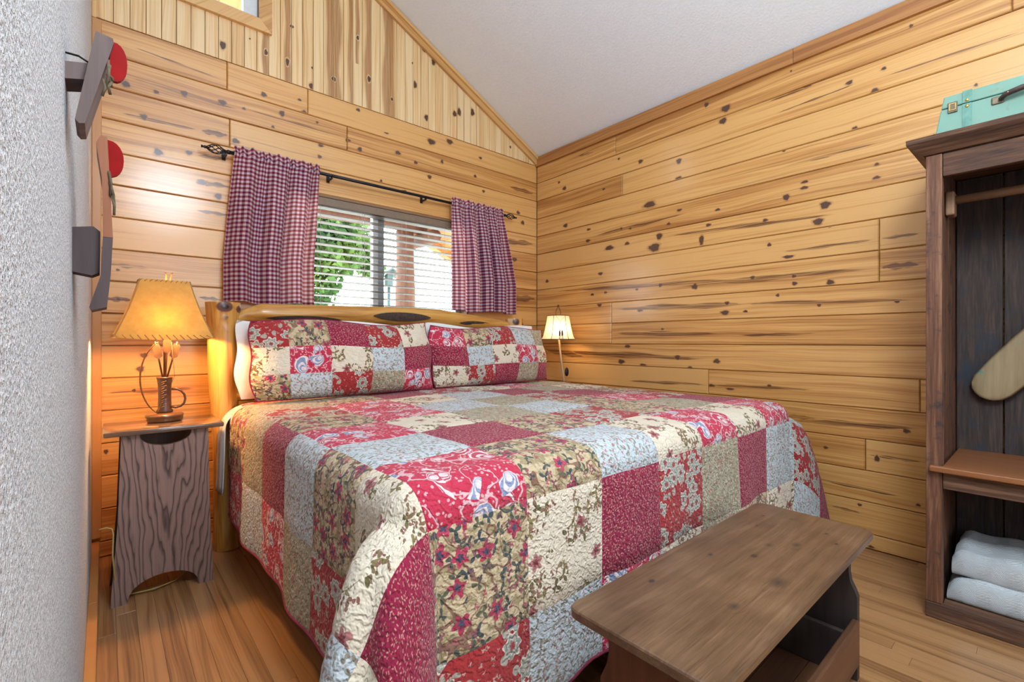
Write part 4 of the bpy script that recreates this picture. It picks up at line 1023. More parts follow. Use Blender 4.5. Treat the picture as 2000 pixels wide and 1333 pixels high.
point('table_lamp_light', (LX, LY - .035, NZ + .41), 15.0, (1.0, .56, .20), .03)

co = obj('power_cord', MB().tube([(-.016, 2.30, .305), (.004, 2.30, .307), (.02, 2.298, .300), (.024, 2.296, .28), (.022, 2.296, .2), (.028, 2.298, .12), (.035, 2.345, .03), (.08, 2.36, .012), (.15, 2.35, .011), (.22, 2.38, .010), (.26, 2.43, .010), (.27, 2.50, .012), (.28, 2.56, .05), (.30, 2.57, .3), (.29, 2.572, .6), (.26, 2.565, .678), (.23, 2.545, .668), (.21, 2.535, .6655)], .0028, 7), plain('gold_cord', (.42, .30, .10), .5), None, True, base=(.02, 2.35, 0))
tag(co, 'gold lamp cord looping from the grey wall behind the nightstand', 'cord')

# ------------------------------------------------------------------ wall ornaments on the plaster
M['grey_wood'] = wood_obj('weathered_grey_wood', 'Z', [(.3, (.10, .065, .060)), (.7, (.24, .17, .155))], .7, wear=(26, .60, (.26, .03, .035)))
M['rust_wood'] = wood_obj('rust_painted_wood', 'Z', [(.3, (.26, .085, .035)), (.7, (.42, .16, .075))], .6, wear=(30, .68, (.20, .07, .04)))
M['dark_wood'] = wood_obj('dark_stained_wood', 'Z', [(.3, (.045, .028, .030)), (.7, (.11, .072, .070))], .65)
M['red_paint'] = plain('red_lacquer', (.30, .002, .002), .7, var=.12, spec=.2)
M['old_leather'] = plain('old_leather', (.12, .085, .045), .75, var=.4, sc=90)
orn = thing('wall_ornament', 'short tilted grey board with a red half disc, upper of the plaster wall pair', 'wall decor', (XL, .95, 1.4), 'wooden ornaments on the plaster wall')
fo = lambda y0: (lambda a, b, d: (a, y0 + d, b))
obj('plank', MB().prism([(-.0105, 1.470), (.0095, 1.4665), (.0105, 1.460), (-.0225, 1.3265), (-.029, 1.3245), (-.0335, 1.330)], fo(.95), 0, .075), M['grey_wood'], orn)
obj('mount_block', MB().prism([(XL, 1.418), (-.018, 1.4245), (-.0235, 1.398), (XL, 1.392)], fo(.965), 0, .05), M['grey_wood'], orn)
arc = [(.0085, 1.4655)] + [(.0085 + .0185 * sin(pi * i / 12) ** .8, 1.435 + .031 * cos(pi * i / 12)) for i in range(1, 12)] + [(.003, 1.404)]
obj('red_disc', MB().prism(arc, fo(.958), 0, .008), M['red_paint'], orn)
mb = MB()
for i, (xa, za, xb, zb_) in enumerate(((.004, 1.432, .000, 1.385), (.006, 1.425, .008, 1.392), (.003, 1.41, .009, 1.40), (.008, 1.40, .0065, 1.380), (-.002, 1.40, -.003, 1.375))):
    mb.tube([(xa, .952, za), ((xa + xb) / 2 + .003 * (-1) ** i, .950, (za + zb_) / 2), (xb, .953, zb_)], .0022, 6)
obj('leather_thong', mb, M['old_leather'], orn, True)
obj('wall_hook', MB().tube([(XL, .975, 1.435), (-.03, .97, 1.433), (-.018, .965, 1.425)], .0015, 6), M['iron'], orn, True)
orn = thing('wall_ornament', 'bent rust-coloured board with a red half disc, hung just above the lamp', 'wall decor', (XL, 1.15, 1.2), 'wooden ornaments on the plaster wall')
obj('plank', MB().prism([(-.006, 1.3795), (.0035, 1.3785), (.0055, 1.335), (.0115, 1.193), (-.003, 1.193), (-.004, 1.30), (-.012, 1.365)], fo(1.15), 0, .085), M['rust_wood'], orn)
obj('bent_end', MB().prism([(-.003, 1.1925), (.0115, 1.1925), (.0085, 1.125), (.003, 1.063), (-.019, 1.056), (-.0215, 1.062), (-.006, 1.12)], fo(1.15), 0, .085), M['dark_wood'], orn)
obj('mount_block', MB().prism([(XL, 1.208), (-.016, 1.2135), (-.0065, 1.205), (-.0075, 1.128), (-.018, 1.122), (XL, 1.127)], fo(1.17), 0, .05), M['dark_wood'], orn)
arc = [(.003, 1.377)] + [(.003 + .0245 * sin(pi * i / 12) ** .8, 1.3425 + .0345 * cos(pi * i / 12)) for i in range(1, 12)] + [(.0045, 1.308)]
obj('red_disc', MB().prism(arc, fo(1.16), 0, .008), M['red_paint'], orn)
mb = MB()
for i, (xa, za, xb, zb_) in enumerate(((.006, 1.315, .008, 1.27), (.007, 1.295, .0135, 1.25), (.010, 1.27, .013, 1.235))):
    mb.tube([(xa, 1.149, za), ((xa + xb) / 2 + .002, 1.1475, (za + zb_) / 2), (xb, 1.149, zb_)], .0024, 6)
obj('leather_thong', mb, M['old_leather'], orn, True)
sw = thing('thermostat', 'flat white thermostat on the grey plaster wall at the left edge', 'thermostat', (XL, .30, 1.07))
obj('cover', MB().box(XL, XL + .006, .22, .335, 1.066, 1.079, .002), M['white_vinyl'], sw)
obj('back_plate', MB().box(XL, XL + .002, .215, .34, 1.062, 1.083), M['white_vinyl'], sw)
# ------------------------------------------------------------------ small fishing lamp in the corner
ST = thing('corner_stand', 'narrow wooden stand between the bed and the boarded side wall', 'stand', (2.65, 2.55, 0))
obj('top_board', MB().box(2.545, 2.765, 2.36, 2.74, .655, .675, .004), M['oak_top'], ST)
for x in (2.555, 2.735):
    for y in (2.375, 2.705): obj('leg', MB().box(x, x + .02, y, y + .02, .0005, .655), M['oak_plain'], ST)
SX, SY, SZ = 2.575, 2.44, .675
g = G('linen_shade'); cc = (.80, .74, .63)
g.fin(cc, .8, .2); tl = g.n('BsdfTranslucent'); g.set(tl.inputs[0], (.95, .80, .58)); mx = g.n('MixShader'); mx.inputs[0].default_value = .5
g.bump(g.noise(g.coord(), 500, 1), .2, .0005)
g.t.links.new(g.p.outputs[0], mx.inputs[1]); g.t.links.new(tl.outputs[0], mx.inputs[2]); g.t.links.new(mx.outputs[0], g.out.inputs[0]); M['linen'] = g.m
M['twig'] = wood_obj('pale_twig', 'Z', [(.3, (.42, .27, .14)), (.7, (.66, .48, .30))], .6)
fl_ = thing('fishing_lamp', 'small lit lamp with bell shade on a fishing-rod stem in the corner', 'lamp', (SX + .05, SY, SZ))
def bell(w, t):
    r = .128 + (.082 - .128) * (t ** .62); r *= 1 - .04 * abs(sin(3 * w)) * (1 - .3 * t)
    return (SX + r * cos(w + .35), SY + r * sin(w + .35), 1.012 + .178 * t)
mb = MB(); mb.grid(bell, [2 * pi * i / 36 for i in range(37)], [j / 8 for j in range(9)])
bs = obj('bell_shade', mb, M['linen'], fl_, True, fix=False)
for t in (0, 1): obj('shade_ring', MB().tube([bell(2 * pi * i / 36, t) for i in range(37)], .0032, 6), M['bronze'], bs, True)
for k in range(6):
    obj('shade_rib', MB().tube([tuple(Vector(bell(k * pi / 3, j / 8)) + Vector((cos(k * pi / 3 + .35), sin(k * pi / 3 + .35), 0)) * .001) for j in range(9)], .0022, 6), M['bronze'], bs, True)
def out(w, t): return Vector(bell(w, t)) + Vector((cos(w + .35), sin(w + .35), 0)) * .004
wf = 3.72
mb = MB().tube([out(wf - .35, .97), out(wf - .1, .80), out(wf, .75)], .0011, 5); mb.tube([out(wf + .3, .90), out(wf + .12, .82), out(wf, .75)], .0011, 5)
mb.tube([out(wf, .75), out(wf - .05, .42)], .001, 5); mb.tube([out(wf, .75), out(wf + .09, .42)], .001, 5)
obj('fish_line', mb, M['bronze'], bs, True)
for dw in (-.07, .10):
    c0 = out(wf + dw, .25)
    mb = MB().ball(tuple(c0), .010, .003, .024, 8, 6)
    mb.add([tuple(c0 + Vector(q)) for q in ((0, -.001, -.020), (-.010, -.001, -.034), (.010, -.001, -.034), (0, .001, -.020), (-.010, .001, -.034), (.010, .001, -.034))], [(0, 1, 2), (3, 5, 4), (0, 3, 4, 1), (1, 4, 5, 2), (2, 5, 3, 0)])
    obj('hanging_fish', mb, M['feather'], bs, True)
mb = MB()
for sx in (-.018, .018): mb.tube([(SX + sx, SY, 1.18), (SX + sx * 1.6, SY, 1.215), (SX + sx * .5, SY, 1.25), (SX, SY, 1.262)], .003, 6)
mb.ball((SX, SY, 1.266), .009, .009, .007, 8, 6)
obj('top_loop', mb, M['bronze'], fl_, True)
obj('rod_stem', MB().tube([(2.650, 2.45, SZ + .004), (2.648, 2.45, .72), (2.625, 2.448, .80), (2.600, 2.444, .92), (SX + .003, SY, 1.05), (SX, SY, 1.20)], [.008, .0085, .008, .0075, .007, .005], 10), M['twig'], fl_, True)
obj('reel', MB().ball((2.652, 2.425, .765), .019, .012, .034, 14, 8), M['iron'], fl_, True)
obj('foot_plate', MB().lathe([(0, .0005), (.055, .0005), (.055, .008), (.045, .014), (0, .015)], (2.65, 2.45, SZ), 20), M['lampwood'], fl_, True)
mb = MB()
for k in range(3): mb.tube([(SX, SY, 1.18), bell(k * 2 * pi / 3, 1)], .0013, 5)
obj('shade_spider', mb, M['bronze'], fl_, True)
obj('light_bulb', MB().ball((SX - .02, SY - .035, 1.11), .017, .017, .026), M['bulb'], fl_, True)
point('fishing_lamp_light', (SX - .03, SY - .04, 1.085), 1.6, (1.0, .66, .34), .025)

# ------------------------------------------------------------------ open wardrobe of reclaimed boards
M['barn'] = wood_obj('dark_barn_wood', 'Z', [(.25, (.018, .014, .015)), (.5, (.058, .040, .034)), (.75, (.13, .085, .062))], .75, fine=300, long=9, bump=.6, wear=(7, .54, (.035, .042, .058)))
M['barn_h'] = wood_obj('dark_barn_wood_level', 'Y', [(.30, (.028, .016, .012)), (.5, (.105, .048, .026)), (.72, (.25, .13, .07))], .75, fine=300, long=6, bump=.6)
M['barn_post'] = wood_obj('worn_post_wood', 'Z', [(.30, (.030, .016, .012)), (.5, (.15, .060, .030)), (.72, (.36, .19, .105))], .65, fine=260, long=5, bump=.6, wear=(11, .54, (.050, .032, .030)))
M['rust_shelf'] = wood_obj('rust_brown_shelf', 'Y', [(.3, (.20, .065, .022)), (.7, (.36, .14, .05))], .4, coat=.2)
WXf, WY1, WY0, WXb = 2.262, .306, -.56, 2.765
wd = thing('open_wardrobe', 'tall open wardrobe of dark reclaimed boards against the boarded wall', 'wardrobe', (2.5, -.13, 0))
for y0 in (WY1 - .044, WY0):
    obj('front_post', MB().box(WXf, WXf + .045, y0, y0 + .044, .056, 1.672, .003), M['barn_post'], wd)
    obj('rear_post', MB().box(WXb - .04, WXb, y0, y0 + .044, .0005, 1.672, .003), M['barn_post'], wd)
for y0 in (WY1 - .034, WY0 + .012): obj('side_panel', MB().box(WXf + .045, WXb - .04, y0, y0 + .02, .02, 1.672), M['barn_post'], wd)
ys = [WY1 - .036, .131, -.02, -.19, -.35, WY0 + .034]
for i in range(5): obj('back_plank', MB().box(WXb - .062, WXb - .042, ys[i + 1] + .0025, ys[i] - .0025, .02, 1.67, .002), M['barn'], wd)
obj('top_rail', MB().box(WXf + .004, WXf + .030, WY0 + .045, WY1 - .045, 1.590, 1.672, .003), M['barn_h'], wd)
mb = MB().prism([(WXf - .055, 1.728), (WXf - .052, 1.712), (WXf - .006, 1.674), (WXb, 1.674), (WXb, 1.728)], lambda a, b, d: (a, d, b), WY0 - .05, WY1 + .048)
for i, p_ in enumerate(mb.v):
    if p_[2] < 1.70: mb.v[i] = (p_[0], (WY1 + .006) if p_[1] > 0 else (WY0 - .006), p_[2])
obj('top_slab', mb, M['barn_h'], wd)
obj('shelf', MB().box(WXf - .022, WXb - .062, WY0 + .0445, WY1 - .0445, .534, .552, .003), M['rust_shelf'], wd)
obj('shelf_nosing', MB().box(WXf - .024, WXf - .001, WY0 + .01, WY1 - .012, .532, .553, .004), M['rust_shelf'], wd)
obj('shelf_rail', MB().box(WXf + .004, WXf + .030, WY0 + .045, WY1 - .045, .470, .533, .003), M['barn_h'], wd)
obj('bottom_board', MB().box(WXf + .026, WXb - .064, WY0 + .0445, WY1 - .0445, .036, .054), M['barn_h'], wd)
obj('plinth', MB().box(WXf - .004, WXf + .024, WY0, WY1 + .002, .0005, .0555, .003), M['barn_h'], wd)
M['rodwood'] = wood_obj('hanging_rod_wood', 'Y', [(.3, (.20, .10, .05)), (.7, (.36, .20, .11))], .5)
obj('hanging_rod', MB().tube([(2.44, WY0 + .034, 1.535), (2.44, WY1 - .036, 1.535)], .016, 14), M['rodwood'], wd, True)
for y0 in (WY1 - .062, WY0 + .033): obj('rod_bracket', MB().box(2.405, 2.475, y0, y0 + .026, 1.475, 1.565, .006), M['rodwood'], wd)
M['blanket'] = G('herringbone_blanket'); g = M['blanket']
x, y, z = g.sep(g.coord('UV'))
zig = g.math('PINGPONG', x, .036); st = g.math('SINE', g.math('MULTIPLY', g.math('ADD', g.math('MULTIPLY', zig, 1.0), y), 760.0))
g.bump(g.math('ADD', st, g.math('MULTIPLY', g.noise(g.coord('UV'), 300, 1), .4)), .7, .003)
M['blanket'] = g.fin(g.mix(g.math('ADD', g.math('MULTIPLY', st, .25), .5), (.66, .70, .72), (.84, .87, .89)), .9, .1, sheen=.2)
def bfold(yc, zc, hw, hh, seed, x0, x1):
    def f(u, w):
        a = 2 * pi * w; p_ = 2.9
        ca, sa_ = cos(a), sin(a); r = (abs(ca) ** p_ + abs(sa_) ** p_) ** (-1 / p_)
        yy = yc + hw * r * ca; zz = zc + hh * r * sa_ + (.010 * sin(9 * yy + seed) + .005 * sin(21 * yy)) * (1 if sa_ > 0 else .15)
        e = 1 - .10 * (abs(2 * u - 1) ** 6)
        return (x0 + (x1 - x0) * u, yc + (yy - yc) * e, zc + (zz - zc) * e)
    return f
bk_ = thing('folded_blanket', 'white herringbone blanket folded on the bottom board of the wardrobe', 'blanket', (2.45, .0, .055))
def fold_layer(zb, th, y1, slope, sd, x0):
    """one thick fold: rounded nose towards the room, soft top that sags away from its left edge"""
    def f(y, w):            # w walks underside -> nose -> top
        e = min(1, max(0, (y1 - y) / .03)) ** .5
        top = th * (.55 + .45 * e) * (1 - slope * (y1 - y) / .5) + .006 * sin(17 * y + sd) + .004 * sin(41 * y + 2 * sd)
        if w < .3: return (x0 + .32 - w / .3 * .30, y, zb)
        if w < .6:
            a = pi * (w - .3) / .3; return (x0 + .02 - .022 * sin(a) - .006 * sin(9 * y + sd), y, zb + top * (1 - cos(a)) / 2)
        t = (w - .6) / .4; return (x0 + .02 + t * .30, y, zb + top + .010 * sin(pi * t) + .005 * sin(14 * t + 9 * y))
    mb = MB(); mb.grid(f, [y1 - .48 * i / 40 for i in range(41)], [j / 50 for j in range(51)], lambda y, w: (y, w * .7))
    for y in (y1, y1 - .48):
        ring = [f(y, j / 50) for j in range(51)]; c = (x0 + .15, y + (.006 if y == y1 else -.006), zb + th * .4)
        mb.add([c] + ring, [(0, 1 + j, 2 + j) for j in range(50)], [(.5, .1)] + [(p[0], p[2]) for p in ring])
    return mb
obj('lower_fold', fold_layer(.0545, .085, .256, .05, .4, 2.325), M['blanket'], bk_, True)
obj('upper_fold', fold_layer(.143, .095, .246, .34, 1.9, 2.345), M['blanket'], bk_, True)
# paddle leaning across the back planks
M['paddle'] = wood_obj('worn_paddle', 'Z', [(.3, (.22, .15, .075)), (.7, (.48, .36, .20))], .6, wear=(13, .60, (.12, .28, .22)))
pd = thing('canoe_paddle', 'worn wooden canoe paddle with green paint traces hung inside the wardrobe', 'paddle', (2.66, .12, .75))
pc = Vector((2.672, .178, .800)); dr = Vector((0, -.60, .80)).normalized(); nr = Vector((0, .80, .60))
pts = []; N = 12
prof = [(-.032, .0), (-.028, .020), (-.018, .040), (.0, .056), (.03, .066), (.10, .070), (.22, .070), (.34, .062), (.43, .042), (.50, .022), (.54, .015)]
mb = MB(); ring = []
for i, (l, w) in enumerate(prof):
    th = .010 if l < .43 else .012
    for j in range(N):
        a = 2 * pi * j / N
        ring.append(tuple(pc + dr * l + nr * (w * cos(a)) + Vector((-1, 0, 0)) * (th * min(1, w / .02 + .15) * sin(a))))
mb.add(ring, [(i * N + j, i * N + (j + 1) % N, (i + 1) * N + (j + 1) % N, (i + 1) * N + j) for i in range(len(prof) - 1) for j in range(N)] + [tuple(range(N)), tuple((len(prof) - 1) * N + j for j in range(N))])
obj('blade', mb, M['paddle'], pd, True)
e_ = .70
obj('shaft', MB().tube([pc + dr * .52, pc + dr * e_], [.0145, .014], 12), M['paddle'], pd, True)
obj('grip', MB().tube([pc + dr * e_, pc + dr * (e_ + .02), pc + dr * (e_ + .05), pc + dr * (e_ + .07)], [.014, .022, .024, .012], 12), M['paddle'], pd, True)

# ------------------------------------------------------------------ turquoise suitcase
g = G('turquoise_paint'); n1 = g.noise(g.coord(), 22, 4, .65); n2 = g.noise(g.coord(), 6, 3)
c = g.mix(n2, (.15, .31, .235), (.24, .40, .31)); c = g.mix(g.math('MULTIPLY', g.step(n1, .66, .58), .7), c, (.24, .25, .17))
g.bump(n1, .2, .001)
M['turq'] = g.fin(c, .55, .4)
M['turq_strap'] = plain('turquoise_strap', (.12, .28, .22), .55, var=.25)
M['handle'] = plain('handle_leather', (.055, .032, .026), .55, var=.35, sc=80)
M['old_metal'] = plain('aged_metal', (.17, .13, .09), .5, .7, var=.3)
sc_ = thing('suitcase', 'small turquoise wooden suitcase with leather handle on top of the wardrobe', 'suitcase', (2.4, .05, 1.729))
SX0, SX1, SY0, SY1, SZ0, SZm, SZ1 = 2.285, 2.56, -.20, .287, 1.729, 1.838, 1.882
def taper(z): return .026 * (z - SZ0) / (SZ1 - SZ0)
def tbox(z0, z1, b=.004):
    mb = MB().box(SX0, SX1, SY0, SY1, z0, z1, b)
    for i, p in enumerate(mb.v):
        t = taper(p[2]); cx, cy = (SX0 + SX1) / 2, (SY0 + SY1) / 2
        mb.v[i] = (p[0] + (t * .35 if p[0] < cx else -t * .35), p[1] + (t if p[1] < cy else -t), p[2])
    return mb
obj('case_body', tbox(SZ0, SZm - .001), M['turq'], sc_)
obj('case_lid', tbox(SZm + .001, SZ1), M['turq'], sc_)
fx_ = lambda z: SX0 + taper(z) * .35
for ys_ in (.188, -.115):
    mb = MB()
    for z0, z1 in ((SZ0 + .001, SZm - .002), (SZm + .002, SZ1 + .001)):
        xa, xb = fx_(z0), fx_(z1)
        mb.add([(xa - .003, ys_, z0), (xa - .003, ys_ + .024, z0), (xb - .003, ys_ + .024, z1), (xb - .003, ys_, z1), (xa + .001, ys_, z0), (xa + .001, ys_ + .024, z0), (xb + .001, ys_ + .024, z1), (xb + .001, ys_, z1)],
               [(0, 1, 2, 3), (7, 6, 5, 4), (0, 4, 5, 1), (1, 5, 6, 2), (2, 6, 7, 3), (3, 7, 4, 0)])
    mb.box(fx_(SZ1) + .002, SX1 - .01, ys_, ys_ + .024, SZ1, SZ1 + .003)
    o = obj('strap', mb, M['turq_strap'], sc_)
    for z in (SZ0 + .012, SZm - .012, SZm + .010):
        obj('stud', MB().ball((fx_(z) - .0035, ys_ + .012, z), .0025, .0055, .0055, 10, 6), M['brass'], o, True)
for yl in (.224, -.085):
    la = obj('latch', MB().box(fx_(SZm) - .006, fx_(SZm), yl, yl + .026, SZm - .022, SZm + .016, .002), M['old_metal'], sc_)
    mb = MB()
    for q in ((.004, .0065, -.014, .010), (.0195, .022, -.014, .010), (.0065, .0195, -.014, -.0115), (.0065, .0195, .0075, .010)): mb.box(fx_(SZm) - .0085, fx_(SZm) - .006, yl + q[0], yl + q[1], SZm + q[2], SZm + q[3])
    obj('buckle', mb, M['brass'], la)
hd = obj('handle', MB().tube([(SX0 - .004, .118, SZm - .022), (SX0 - .016, .105, SZm - .014), (SX0 - .020, .07, SZm - .008), (SX0 - .020, .03, SZm - .006), (SX0 - .020, -.01, SZm - .008), (SX0 - .016, -.045, SZm - .014), (SX0 - .004, -.058, SZm - .022)], [.007, .009, .0095, .0095, .0095, .009, .007], 10), M['handle'], sc_, True)
for yh in (.128, -.068):
    pl = obj('handle_plate', MB().box(fx_(SZm - .02) - .005, fx_(SZm - .02), yh - .018, yh + .012, SZm - .034, SZm - .008, .003), M['old_metal'], sc_)
    obj('rivet', MB().ball((SX0 - .017, yh - .028 if yh > 0 else yh + .028, SZm - .012), .0095, .005, .005, 8, 6), M['brass'], hd, True)

# ------------------------------------------------------------------ bench at the foot of the bed
g = G('worn_bench_top'); P = g.coord(); x, y, z = g.sep(P)
a = g.noise(g.mapv(P, (3, 60, 60)), 1.0, 4, .65, .6); b = g.noise(P, 4.5, 3, .6); d_ = g.noise(g.mapv(P, (9, 330, 330)), 1.0, 3, .7)
c = g.ramp(g.math('ADD', g.math('MULTIPLY', a, .5), g.math('MULTIPLY', b, .5)), [(.34, (.085, .042, .020)), (.52, (.155, .083, .043)), (.70, (.26, .150, .082))])
c = g.mix(g.math('MULTIPLY', g.step(d_, .66, .50), .5), c, (.05, .028, .016))
kn = g.attr('kn'); c = g.mix(g.step(g.math('ADD', kn, g.math('MULTIPLY', g.math('SUBTRACT', a, .5), .3)), .6, .2), c, (.035, .024, .022))
g.bump(g.math('ADD', a, d_), .25, .0015)
M['bench_top'] = g.fin(c, .36, .5, 0, .12, .25)
M['bench_red'] = wood_obj('red_brown_plank', 'Z', [(.3, (.055, .018, .009)), (.6, (.15, .052, .022)), (.85, (.25, .10, .045))], .45, coat=.1)
M['bench_x'] = wood_obj('red_brown_board', 'X', [(.3, (.06, .025, .012)), (.6, (.15, .065, .03)), (.85, (.26, .13, .065))], .5)
M['bench_grey'] = wood_obj('dark_grey_plank', 'Z', [(.3, (.022, .016, .014)), (.6, (.06, .042, .034)), (.85, (.12, .085, .066))], .6)
BX0, BX1, BY0, BY1, BZ = .752, 1.752, .352, .690, .430
bn = thing('wooden_bench', 'worn brown plank bench with an open tray underneath at the foot of the bed', 'bench', (1.25, .52, 0))
mb = MB(); top = []; R_ = .028
for cx, cy, a0 in ((BX0 + R_, BY0 + R_, pi), (BX1 - R_, BY0 + R_, 1.5 * pi), (BX1 - R_, BY1 - R_, 0), (BX0 + R_, BY1 - R_, .5 * pi)):
    for i in range(6):
        w = a0 + pi / 2 * i / 5; top.append((cx + R_ * cos(w), cy + R_ * sin(w)))
rings = []; n_ = len(top); cxm, cym = (BX0 + BX1) / 2, (BY0 + BY1) / 2
for z_, ins in ((BZ - .024, .004), (BZ - .020, .0), (BZ - .005, .0), (BZ - .0015, .002), (BZ, .006)):
    rings.append([(px - math.copysign(min(ins, abs(px - cxm)), px - cxm), py - math.copysign(min(ins, abs(py - cym)), py - cym), z_) for px, py in top])
vs_ = [p for r in rings for p in r]
mb.add(vs_, [tuple(range(n_))[::-1]] + [(i * n_ + j, i * n_ + (j + 1) % n_, (i + 1) * n_ + (j + 1) % n_, (i + 1) * n_ + j) for i in range(4) for j in range(n_)] + [tuple(4 * n_ + j for j in range(n_))])
mb.at['kn'] = {}
for kx, ky, kr in ((1.62, .62, .006), (1.66, .55, .005), (1.52, .60, .006), (1.61, .44, .008), (1.55, .40, .007), (1.22, .60, .009), (.98, .625, .010), (1.02, .45, .022), (1.20, .425, .038), (1.30, .52, .012), (1.46, .47, .022), (1.40, .52, .02)):
    pts = [(kx, ky)] + [(kx + kr * 1.6 * rr * cos(2 * pi * j / 12), ky + kr * rr * sin(2 * pi * j / 12)) for rr in (.5, 1) for j in range(12)]
    mb.add([(px, py, BZ + .0004) for px, py in pts], [(0, 1 + j, 1 + (j + 1) % 12) for j in range(12)] + [(1 + j, 13 + j, 13 + (j + 1) % 12, 1 + (j + 1) % 12) for j in range(12)], None, {'kn': [1.0 if kr < .015 else .6] + [.5 if kr < .015 else .3] * 12 + [0.0] * 12})
obj('top_board', mb, M['bench_top'], bn)
def leg_board(x, m):
    pr_ = [(.378, .0005), (.378, .245), (.384, .262), (.395, .285), (.399, .31), (.399, BZ - .0245), (.645, BZ - .0245), (.645, .31), (.650, .285), (.660, .262), (.668, .245), (.668, .0005), (.585, .0005)]
    for i in range(1, 10):
        w = pi * i / 10; pr_.append((.523 + .062 * cos(w), .085 * sin(w)))
    pr_.append((.461, .0005))
    return obj('end_board', MB().prism(pr_, lambda a, b, d: (d, a, b), x, x + .024), m, bn)
leg_board(.842, M['bench_red']); leg_board(1.668, M['bench_grey'])
obj('tray_front', MB().box(.8665, 1.6675, .372, .390, .052, .182, .004), M['bench_x'], bn)
obj('tray_back', MB().box(.8665, 1.6675, .645, .663, .052, .182, .004), M['bench_x'], bn)
for x in (.868, 1.575): obj('tray_side', MB().box(x, x + .016, .3905, .6445, .052, .178, .003), M['bench_grey'], bn)
for i in range(3): obj('tray_slat', MB().box(.8665, 1.6675, .3905 + i * .0855, .474 + i * .0855, .040, .0515), M['bench_x'], bn)

# ------------------------------------------------------------------ outside: covered porch, tree
M['soffit'] = wood_obj('porch_soffit_wood', 'Y', [(.3, (.22, .075, .014)), (.7, (.40, .17, .035))], .6)
M['porch_log'] = wood_obj('porch_log', 'Z', [(.3, (.04, .015, .007)), (.6, (.09, .036, .015)), (.85, (.16, .08, .04))], .7)
M['grass'] = plain('pale_ground', (.55, .56, .50), .95, var=.2, sc=.6)
o = obj('ground', MB().box(-40, 50, 3.1, 70, -1.1, -1.0), M['grass'], None, base=(5, 30, -1.0)); o['kind'] = 'structure'
pr_ = thing('porch_roof', 'boarded porch roof with rafters beyond the window', 'roof', (1.5, 4.3, 2.6))
y0 = YB + .16
for i in range(26):
    xa = 4.5 - i * .24; xb = xa - .236
    mb = MB().prism([(xa, ceil_z(xa)), (xb, ceil_z(xb)), (xb, ceil_z(xb) + .03), (xa, ceil_z(xa) + .03)], lambda a, b, d: (a, d, b), y0, 5.6)
    obj('soffit_board', mb, M['soffit'], pr_)
for yr in (3.7, 4.5, 5.3):
    mb = MB().prism([(4.4, ceil_z(4.4) - .09), (-1.6, ceil_z(-1.6) - .09), (-1.6, ceil_z(-1.6) - .002), (4.4, ceil_z(4.4) - .002)], lambda a, b, d: (a, d, b), yr, yr + .06)
    obj('rafter', mb, M['soffit'], pr_)
pp = thing('porch_post', 'peeled log porch post with a cross beam outside the window', 'post', (2.78, 5.2, -1.0))
obj('trunk', log([(2.80, 5.2, -1.0), (2.79, 5.2, .8), (2.78, 5.2, 1.6), (2.77, 5.2, 2.34)], [.15, .125, .115, .105], [], 18, 5), M['porch_log'], pp, True)
obj('cross_beam', log([(1.5, 5.2, 2.40), (2.8, 5.2, 2.40), (3.05, 5.2, 2.40)], [.06, .06, .065], [], 14, 4), M['porch_log'], pp, True)
obj('beam_stub', log([(3.02, 4.9, 2.27), (3.02, 5.15, 2.27), (3.02, 5.5, 2.27)], [.085, .085, .085], [], 16, 4), M['porch_log'], pp, True)
bf = thing('bird_feeder', 'green metal bird feeder on a pole in the yard outside', 'bird feeder', (3.45, 7.0, -1.0))
M['green_metal'] = plain('green_metal', (.02, .045, .04), .5, .3)
obj('pole', MB().tube([(3.45, 7, -1.0), (3.45, 7, 1.9)], .025, 8), M['green_metal'], bf, True)
obj('feeder_roof', MB().prism([(3.27, 2.03), (3.45, 2.14), (3.63, 2.03), (3.63, 2.05), (3.45, 2.165), (3.27, 2.05)], lambda a, b, d: (a, d, b), 6.86, 7.14), M['green_metal'], bf)
obj('feeder_body', MB().box(3.40, 3.50, 6.95, 7.05, 1.88, 2.075, .004), M['green_metal'], bf)
g = G('leaf'); rn = g.noise(g.coord(), 1.6, 2)
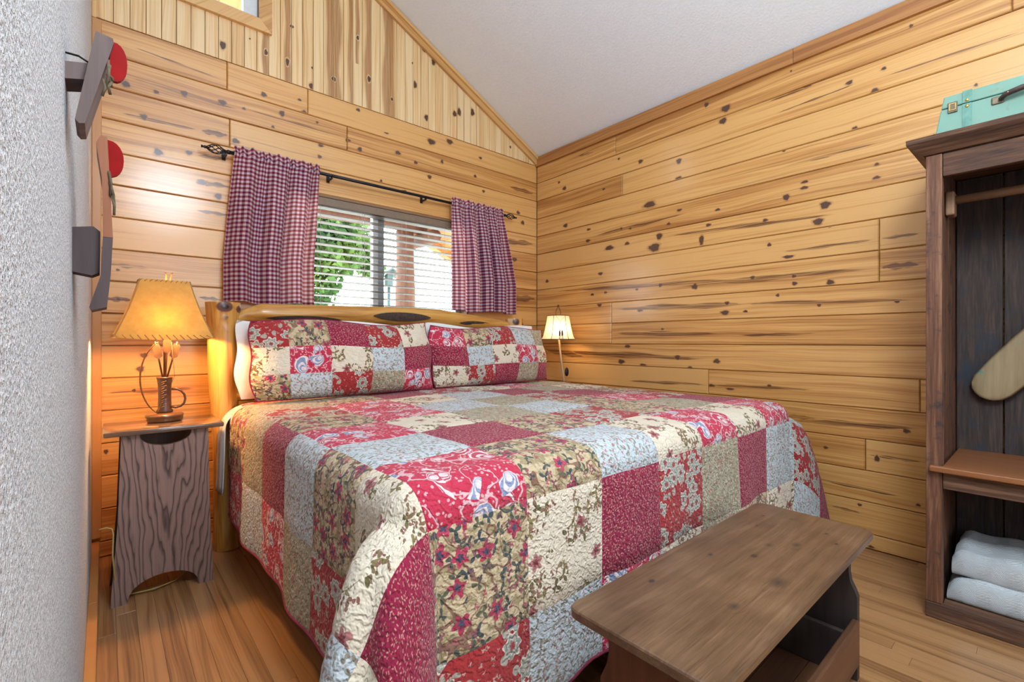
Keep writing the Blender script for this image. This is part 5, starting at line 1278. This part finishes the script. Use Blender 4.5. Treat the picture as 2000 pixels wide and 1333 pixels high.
cc = g.ramp(rn, [(.35, (.022, .055, .016)), (.5, (.045, .105, .022)), (.65, (.10, .17, .03))])
g.fin(cc, .6, .3); tl = g.n('BsdfTranslucent'); g.set(tl.inputs[0], cc); mx = g.n('MixShader'); mx.inputs[0].default_value = .5
g.t.links.new(g.p.outputs[0], mx.inputs[1]); g.t.links.new(tl.outputs[0], mx.inputs[2]); g.t.links.new(mx.outputs[0], g.out.inputs[0]); M['leaf'] = g.m
tree = thing('leafy_tree', 'bright green leafy tree in the yard outside the window', 'tree', (2.7, 9.4, -1.0))
obj('trunk', log([(2.7, 9.4, -1), (2.72, 9.4, .6), (2.66, 9.4, 2.2), (2.75, 9.4, 3.6)], [.2, .16, .12, .05], [], 12, 4), M['porch_log'], tree, True)
trng = random.Random(11); mb = MB(); V = []; F = []
blobs = [((2.75, 9.4, 3.3), 1.25, .8), ((2.7, 9.3, 2.1), .85, .75), ((2.6, 9.2, 1.2), .85, .6), ((3.6, 9.5, 3.1), .75, .45), ((3.3, 9.2, 2.55), .65, .35), ((2.2, 9.6, 2.7), .9, .8), ((3.95, 9.4, 2.75), .35, .25), ((4.3, 9.5, 2.5), .3, .18)]
for (cx, cy, cz), rx, rz in blobs:
    for i in range(int(3000 * rx * rz + 90)):
        d = Vector((trng.gauss(0, 1), trng.gauss(0, 1), trng.gauss(0, 1))).normalized() * (trng.random() ** .4)
        c = Vector((cx + d.x * rx, cy + d.y * rx * .7, cz + d.z * rz)); s_ = .045 + .035 * trng.random()
        a = Vector((trng.gauss(0, 1), trng.gauss(0, 1), trng.gauss(0, 1))).normalized(); b = a.cross(Vector((trng.gauss(0, 1), trng.gauss(0, 1), trng.gauss(0, 1)))).normalized()
        k = len(V); V += [tuple(c - a * s_ * 1.5), tuple(c + b * s_ * .7), tuple(c + a * s_ * 1.5), tuple(c - b * s_ * .7)]; F.append((k, k + 1, k + 2, k + 3))
mb.add(V, F); cr = obj('crown', mb, M['leaf'], tree, fix=False); cr['kind'] = 'stuff'
